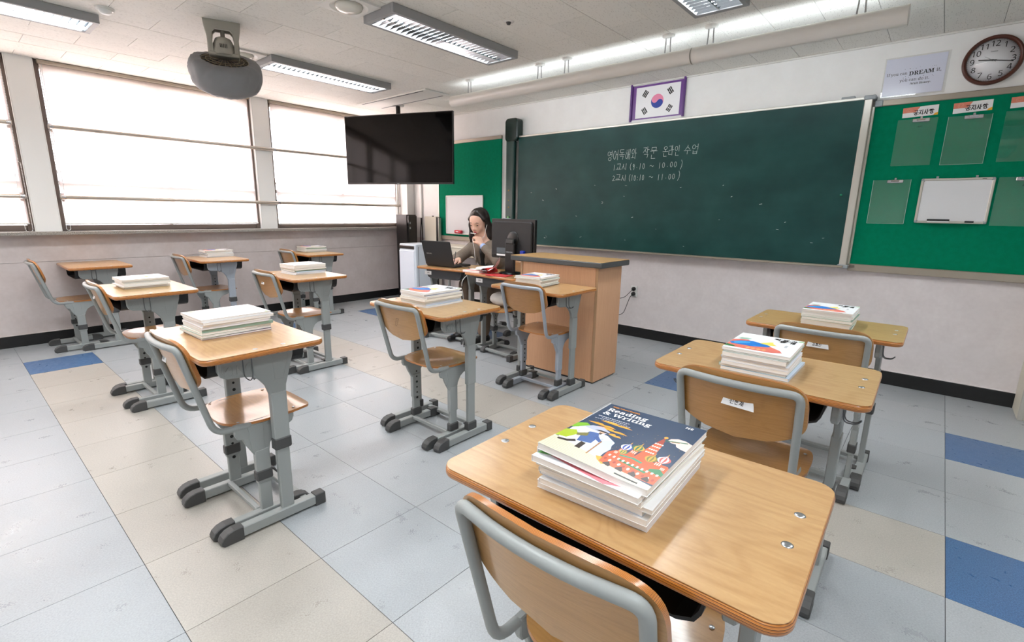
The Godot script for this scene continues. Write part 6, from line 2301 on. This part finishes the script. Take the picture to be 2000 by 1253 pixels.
	fill(im, [[0.60, 0.735], [0.72, 0.715], [0.80, 0.735], [0.79, 0.752], [0.70, 0.735], [0.60, 0.755]], Color(0.10, 0.55, 0.42))
	fill(im, [[0.88, 0.77], [0.95, 0.74], [1.0, 0.78], [1.0, 0.82], [0.88, 0.80]], green)
	fill(im, [[0.62, 0.79], [0.88, 0.82], [0.88, 0.845], [0.62, 0.81]], green)
	for k in 11:
		var x := 0.53 + 0.043 * k
		fill(im, [[x, 0.775 + 0.003 * k], [x + 0.018, 0.775 + 0.003 * k], [x + 0.018, 0.80 + 0.003 * k], [x, 0.80 + 0.003 * k]], white)
		fill(im, blob(x + 0.01, 0.845 + 0.004 * k, 0.012, 0.016, 10), dark if k % 2 == 0 else white)
	for k in 4:
		fill(im, [[0.56 + 0.11 * k, 0.90], [0.59 + 0.11 * k, 0.865], [0.625 + 0.11 * k, 0.905], [0.62 + 0.11 * k, 0.925], [0.56 + 0.11 * k, 0.915]], Color(0.22, 0.13, 0.10))
	fill(im, [[0.70, 0.955], [0.90, 0.965], [0.90, 0.98], [0.70, 0.97]], Color(0.06, 0.06, 0.07))
	# traveller with a staff
	fill(im, [[0.19, 0.58], [0.27, 0.56], [0.31, 0.62], [0.32, 0.74], [0.20, 0.77], [0.17, 0.68]], Color(0.26, 0.38, 0.60))
	fill(im, [[0.12, 0.66], [0.20, 0.60], [0.22, 0.66], [0.14, 0.70]], Color(0.46, 0.44, 0.22))
	fill(im, [[0.18, 0.76], [0.13, 0.80], [0.05, 0.82], [0.06, 0.845], [0.15, 0.83], [0.21, 0.79]], Color(0.18, 0.12, 0.10))
	fill(im, [[0.24, 0.76], [0.29, 0.76], [0.30, 0.86], [0.25, 0.86]], Color(0.18, 0.12, 0.10))
	fill(im, blob(0.285, 0.535, 0.025, 0.022), Color(0.90, 0.70, 0.58))
	fill(im, [[0.265, 0.545], [0.30, 0.545], [0.295, 0.575], [0.275, 0.58]], Color(0.25, 0.17, 0.12))
	fill(im, [[0.20, 0.525], [0.26, 0.505], [0.33, 0.51], [0.35, 0.525], [0.27, 0.53]], Color(0.16, 0.13, 0.14))
	fill(im, [[0.365, 0.66], [0.378, 0.66], [0.392, 0.885], [0.380, 0.885]], Color(0.62, 0.42, 0.18))
	fill(im, [[0.29, 0.60], [0.37, 0.665], [0.36, 0.69], [0.28, 0.65]], Color(0.22, 0.33, 0.55))
	# drawing hand with pencil
	fill(im, [[1, 0.30], [0.93, 0.27], [0.86, 0.27], [0.81, 0.30], [0.80, 0.335], [0.84, 0.36], [0.88, 0.355], [0.90, 0.39], [0.95, 0.41], [1, 0.42]], Color(0.93, 0.80, 0.76))
	fill(im, [[0.83, 0.335], [0.90, 0.32], [0.90, 0.33], [0.84, 0.348]], Color(0.75, 0.42, 0.28))
	fill(im, [[0.765, 0.353], [0.79, 0.340], [0.955, 0.290], [0.965, 0.302], [0.80, 0.352]], Color(0.10, 0.42, 0.26))
	return ImageTexture.create_from_image(im)


func stats_tex(v: int) -> ImageTexture:
	var im := Image.create(384, 512, false, Image.FORMAT_RGB8)
	im.fill(Color(0.93, 0.94, 0.95))
	var coral := Color(0.87, 0.47, 0.41)
	if v == 0 or v == 2:
		fill(im, [[0, 0.50], [0.10, 0.42], [0.22, 0.40], [0.30, 0.48], [0.45, 0.52], [0.60, 0.60], [0.80, 0.76], [0.85, 0.86], [0.72, 0.93], [0.45, 0.93], [0.20, 0.92], [0.02, 0.90], [0, 0.8]], coral if v == 0 else Color(0.93, 0.70, 0.64))
		fill(im, [[0, 0.66], [0.12, 0.52], [0.30, 0.44], [0.45, 0.50], [0.62, 0.58], [0.60, 0.66], [0.40, 0.74], [0.20, 0.74], [0.05, 0.74]], Color(0.14, 0.47, 0.80) if v == 0 else Color(0.66, 0.76, 0.90))
		fill(im, [[0.05, 0.62], [0.28, 0.50], [0.30, 0.58], [0.10, 0.72]], Color(0.30, 0.66, 0.88) if v == 0 else Color(0.76, 0.82, 0.93))
		fill(im, [[0.42, 0.50], [0.55, 0.36], [0.60, 0.34], [0.62, 0.44], [0.70, 0.52], [0.58, 0.56]], Color(0.92, 0.86, 0.40))
		for k in 3:
			fill(im, [[0.03, 0.33 + 0.035 * k], [0.20, 0.30 + 0.035 * k], [0.26, 0.31 + 0.035 * k], [0.10, 0.345 + 0.035 * k]], Color(0.28, 0.60, 0.36) if k < 2 else Color(0.55, 0.78, 0.86))
		fill(im, [[0, 0.80], [0.10, 0.82], [0.18, 0.90], [0, 0.93]], Color(0.22, 0.45, 0.25))
		for k in 4:
			fill(im, [[0.30 + 0.08 * k, 0.84], [0.35 + 0.08 * k, 0.80], [0.38 + 0.08 * k, 0.84], [0.34 + 0.08 * k, 0.88]], Color(0.94, 0.74, 0.45))
		fill(im, [[0.92, 0.05], [1, 0.03], [1, 0.08], [0.93, 0.09]], Color(0.45, 0.75, 0.35))
		fill(im, [[0.80, 0.40], [0.84, 0.40], [0.84, 0.54], [0.80, 0.54]], Color(0.74, 0.75, 0.77))
	else:
		fill(im, blob(0.52, 0.40, 0.13, 0.06, 16, 0.3), Color(0.74, 0.76, 0.20))
		fill(im, [[0.40, 0.44], [0.46, 0.40], [0.50, 0.46], [0.43, 0.52]], Color(0.25, 0.52, 0.32))
		fill(im, [[0.15, 0.75], [0.35, 0.62], [0.42, 0.70], [0.2, 0.85]], Color(0.88, 0.90, 0.82))
	return ImageTexture.create_from_image(im)


func second_tex() -> ImageTexture:
	var im := Image.create(256, 360, false, Image.FORMAT_RGB8)
	im.fill(Color(0.94, 0.94, 0.95))
	fill(im, [[0, 0.70], [0.14, 0.72], [0.55, 0.86], [0.85, 0.95], [0.7, 1.0], [0.1, 0.92]], Color(0.90, 0.52, 0.55))
	fill(im, [[0, 0.80], [0.12, 0.80], [0.22, 0.90], [0, 0.95]], Color(0.35, 0.62, 0.30))
	fill(im, [[0.9, 0.5], [1, 0.42], [1, 0.9], [0.92, 0.8]], Color(0.50, 0.68, 0.20))
	fill(im, [[0.93, 0.6], [1, 0.58], [1, 0.7], [0.94, 0.72]], Color(0.16, 0.30, 0.62))
	return ImageTexture.create_from_image(im)


# one paperback: pages with a wrapped cover; origin at the middle of its underside, spine at -x
func book(at: Vector3, turn: float, s: Vector3, cover: Material, print_mat: Material, label: String, group: String, warp := 0.0, lie := 0.0) -> Node3D:
	var t := thing("textbook", label, "book", at, turn, group)
	var n := 8
	var ct := 0.0009
	var yw := func(x: float, z: float) -> float:
		var u := x / s.x
		var v := z / s.z
		return warp * (0.55 * (0.5 + v) * (0.5 + v) * (0.5 - u) * (0.5 - u) * 2.0 + 0.35 * sin((u + 0.5) * 5.0) * (0.5 + v) * (0.5 + v) * 0.5) + lie * (u * u + v * v) * 0.6
	var sheet := func(y0: float, y1: float, ix: float, iz: float) -> ArrayMesh:
		var st := S()
		var g := func(i: int, j: int, top: bool) -> Vector3:
			var x: float = (float(i) / n - 0.5) * s.x
			var z: float = (float(j) / n - 0.5) * s.z
			return Vector3(clampf(x, -s.x / 2, s.x / 2 - ix), (y1 if top else y0) + yw.call(x, z), clampf(z, -s.z / 2 + iz, s.z / 2 - iz))
		for i in n:
			for j in n:
				st.set_smooth_group(1)
				poly(st, [g.call(i, j, true), g.call(i + 1, j, true), g.call(i + 1, j + 1, true), g.call(i, j + 1, true)], Vector3.UP)
				st.set_smooth_group(2)
				poly(st, [g.call(i, j, false), g.call(i + 1, j, false), g.call(i + 1, j + 1, false), g.call(i, j + 1, false)], Vector3.DOWN)
		st.set_smooth_group(-1)
		for k in n:
			poly(st, [g.call(k, 0, true), g.call(k + 1, 0, true), g.call(k + 1, 0, false), g.call(k, 0, false)], Vector3.FORWARD)
			poly(st, [g.call(k, n, true), g.call(k + 1, n, true), g.call(k + 1, n, false), g.call(k, n, false)], Vector3.BACK)
			poly(st, [g.call(0, k, true), g.call(0, k + 1, true), g.call(0, k + 1, false), g.call(0, k, false)], Vector3.LEFT)
			poly(st, [g.call(n, k, true), g.call(n, k + 1, true), g.call(n, k + 1, false), g.call(n, k, false)], Vector3.RIGHT)
		return fin(st)
	if warp == 0.0 and lie == 0.0:
		part(t, "pages", boxm(Vector3(s.x - 0.0016, s.y - 2 * ct, s.z - 0.0016)), M.pages, Vector3(0.0, s.y / 2, 0))
		part(t, "front_cover", boxm(Vector3(s.x, ct, s.z)), cover, Vector3(0, s.y - ct / 2, 0))
		part(t, "back_cover", boxm(Vector3(s.x, ct, s.z)), cover, Vector3(0, ct / 2, 0))
	else:
		part(t, "pages", sheet.call(ct, s.y - ct, 0.0012, 0.0012), M.pages)
		part(t, "front_cover", sheet.call(s.y - ct, s.y, 0.0, 0.0), cover)
		part(t, "back_cover", sheet.call(0.0, ct, 0.0, 0.0), cover)
	part(t, "spine", boxm(Vector3(0.0012, s.y - 0.0004, s.z)), cover, Vector3(-s.x / 2 - 0.0003, s.y / 2 + (yw.call(-s.x / 2, 0.0) if warp > 0 else 0.0), 0))
	if print_mat:
		var st := S()
		st.set_smooth_group(1)
		for i in n:
			for j in n:
				var q := []
				for e in [[0, 0], [0, 1], [1, 1], [1, 0]]:
					var u: float = float(i + e[0]) / n
					var v: float = float(j + e[1]) / n
					var x: float = (u - 0.5) * s.x
					var z: float = (v - 0.5) * s.z
					q.append([Vector3(x, s.y + 0.0003 + yw.call(x, z), z), Vector2(u, v)])
				triuv(st, q[0][0], q[1][0], q[2][0], q[0][1], q[1][1], q[2][1])
				triuv(st, q[0][0], q[2][0], q[3][0], q[0][1], q[2][1], q[3][1])
		part(t, "cover_print", fin(st), print_mat)
	return t


func build_books() -> void:
	var tops := {"reading": printed(reading_tex(), 0.28), "stats": printed(stats_tex(0), 0.28), "leaf": printed(stats_tex(1), 0.25), "pale": printed(stats_tex(2), 0.25), "second": printed(second_tex(), 0.28)}
	var covers := [mat(Color(0.92, 0.92, 0.92), 0.35), mat(Color(0.86, 0.90, 0.88), 0.35), mat(Color(0.92, 0.90, 0.86), 0.35), mat(Color(0.80, 0.86, 0.93), 0.35), mat(Color(0.91, 0.91, 0.93), 0.35), mat(Color(0.55, 0.66, 0.60), 0.35), mat(Color(0.40, 0.22, 0.42), 0.35)]
	var ords := ["top", "second", "third", "fourth", "fifth", "sixth", "seventh", "eighth", "ninth"]
	var stacks := {
		"D1": {"x": 5.893, "z": 3.972, "turn": 0.025, "n": 7, "h": 0.083, "top": "reading", "w": 0.222, "d": 0.292, "of": "nearest desk"},
		"D2": {"x": 5.885, "z": 2.925, "turn": 0.03, "n": 8, "h": 0.080, "top": "stats", "w": 0.212, "d": 0.270, "of": "second right-hand desk"},
		"D3": {"x": 5.937, "z": 1.865, "turn": 0.0, "n": 8, "h": 0.084, "top": "stats", "w": 0.212, "d": 0.272, "of": "front right desk"},
		"D4": {"x": 4.020, "z": 4.035, "turn": 0.03, "n": 8, "h": 0.080, "top": "pale", "w": 0.225, "d": 0.275, "of": "left foreground desk"},
		"D5": {"x": 4.095, "z": 2.955, "turn": 0.05, "n": 8, "h": 0.078, "top": "stats", "w": 0.215, "d": 0.285, "of": "middle desk"},
		"D6": {"x": 4.065, "z": 1.905, "turn": 0.10, "n": 7, "h": 0.070, "top": "stats", "w": 0.225, "d": 0.262, "of": "desk against the lectern"},
		"D7": {"x": 2.215, "z": 3.930, "turn": 0.02, "n": 6, "h": 0.060, "top": "leaf", "w": 0.235, "d": 0.265, "of": "desk by the bare one"},
		"D9": {"x": 0.255, "z": 2.795, "turn": 0.02, "n": 7, "h": 0.068, "top": "stats", "w": 0.220, "d": 0.275, "of": "blue-legged desk"},
		"D10": {"x": 2.262, "z": 2.812, "turn": 0.06, "n": 8, "h": 0.076, "top": "leaf", "w": 0.235, "d": 0.278, "of": "desk left of centre"},
		"D11": {"x": 0.225, "z": 1.675, "turn": 0.02, "n": 7, "h": 0.066, "top": "stats", "w": 0.225, "d": 0.280, "of": "farthest window desk"}}
	var r := RandomNumberGenerator.new()
	r.seed = 41
	var title_of := {"reading": "dark blue textbook with cathedral picture", "stats": "white textbook with blue-coral cover", "leaf": "white textbook with green leaf on cover", "pale": "white textbook with pale pink and blue cover"}
	for k in stacks:
		var s: Dictionary = stacks[k]
		var y: float = DESKS[k][2] + 0.0003
		var ths := []
		var tot := 0.0
		for i in s.n:
			var th := r.randf_range(0.6, 1.5)
			ths.append(th)
			tot += th
		for i in s.n:
			var top: bool = i == s.n - 1
			var th: float = ths[i] / tot * s.h
			var lab: String = "%s book from the top of the stack on the %s" % [ords[s.n - 1 - i], s.of]
			if top:
				lab = "%s, top book on the %s" % [title_of[s.top], s.of]
			var jx := 0.0 if top else r.randf_range(-0.007, 0.007)
			var jz := 0.0 if top else r.randf_range(-0.008, 0.008)
			var flip := PI if (not top and r.randf() < 0.4) else 0.0
			var jt := 0.0 if top else r.randf_range(-0.03, 0.03)
			var sz := Vector3(s.w + (0.0 if top else r.randf_range(-0.012, 0.006)), th, s.d + (0.0 if top else r.randf_range(-0.014, 0.006)))
			var pm: Material = tops[s.top] if top else null
			var cov: Material = covers[r.randi() % covers.size()] if not top else covers[0]
			if cov == covers[6] and (k != "D4" or i > 1):
				cov = covers[4]
			if k == "D1" and not top:
				cov = covers[[4, 0, 3, 0, 2, 0][i]]
				if i == s.n - 2:
					pm = tops.second
					flip = 0.0
					jx = -0.004
					jz = 0.013
			var wp := 0.0
			if k == "D1" and top:
				wp = 0.010
			var b := book(Vector3(s.x + jx, y, s.z + jz), s.turn + jt + flip, sz, cov, pm, lab, "textbooks on the " + s.of, wp)
			if top and s.top == "reading":
				part(b, "title", text_fit("Reading", 0.094, 0.0004, "Droid Serif", true), M.paper, Vector3(-0.099, th + 0.0016, -0.110), Vector3(-PI / 2, 0, 0))
				part(b, "title", text_fit("& Writing", 0.112, 0.0004, "Droid Serif", true), M.paper, Vector3(-0.099, th + 0.0016, -0.087), Vector3(-PI / 2, 0, 0))
				part(b, "subtitle", text_fit("High School English", 0.066, 0.0004, "Droid Serif", true), mat(Color(0.90, 0.58, 0.16), 0.5), Vector3(-0.097, th + 0.0016, -0.130), Vector3(-PI / 2, 0, 0))
				part(b, "publisher_mark", text_fit("NE", 0.015, 0.0004, "Droid Sans", true), M.paper, Vector3(0.072, th + 0.0016, -0.128), Vector3(-PI / 2, 0, 0))
				var st := S()
				for q in [[-0.097, -0.066, 0.075, 0.0016], [-0.085, -0.058, 0.06, 0.0014], [-0.097, -0.0505, 0.085, 0.0010]]:
					for m in 14:
						box(st, Vector3(q[0] + q[2] * m / 14.0, 0, q[1]), Vector3(q[2] / 14.0 * 0.7, 0.0004, q[3]))
				part(b, "small_print", fin(st), M.paper, Vector3(0, th + 0.0013, 0))
			elif top and s.top == "stats":
				var st := S()
				write_line(st, "확률과", Vector3(-0.002, 0.0, 0), Vector2(0.024, 0.026), 0.0042, 0.1)
				write_line(st, "통계", Vector3(0.020, -0.028, 0), Vector2(0.024, 0.026), 0.0042, 0.1)
				part(b, "title", fin(st), M.ink, Vector3(0.015, th + 0.0008, -s.d / 2 + 0.022), Vector3(-PI / 2, 0, 0))
			y += th + 0.0004
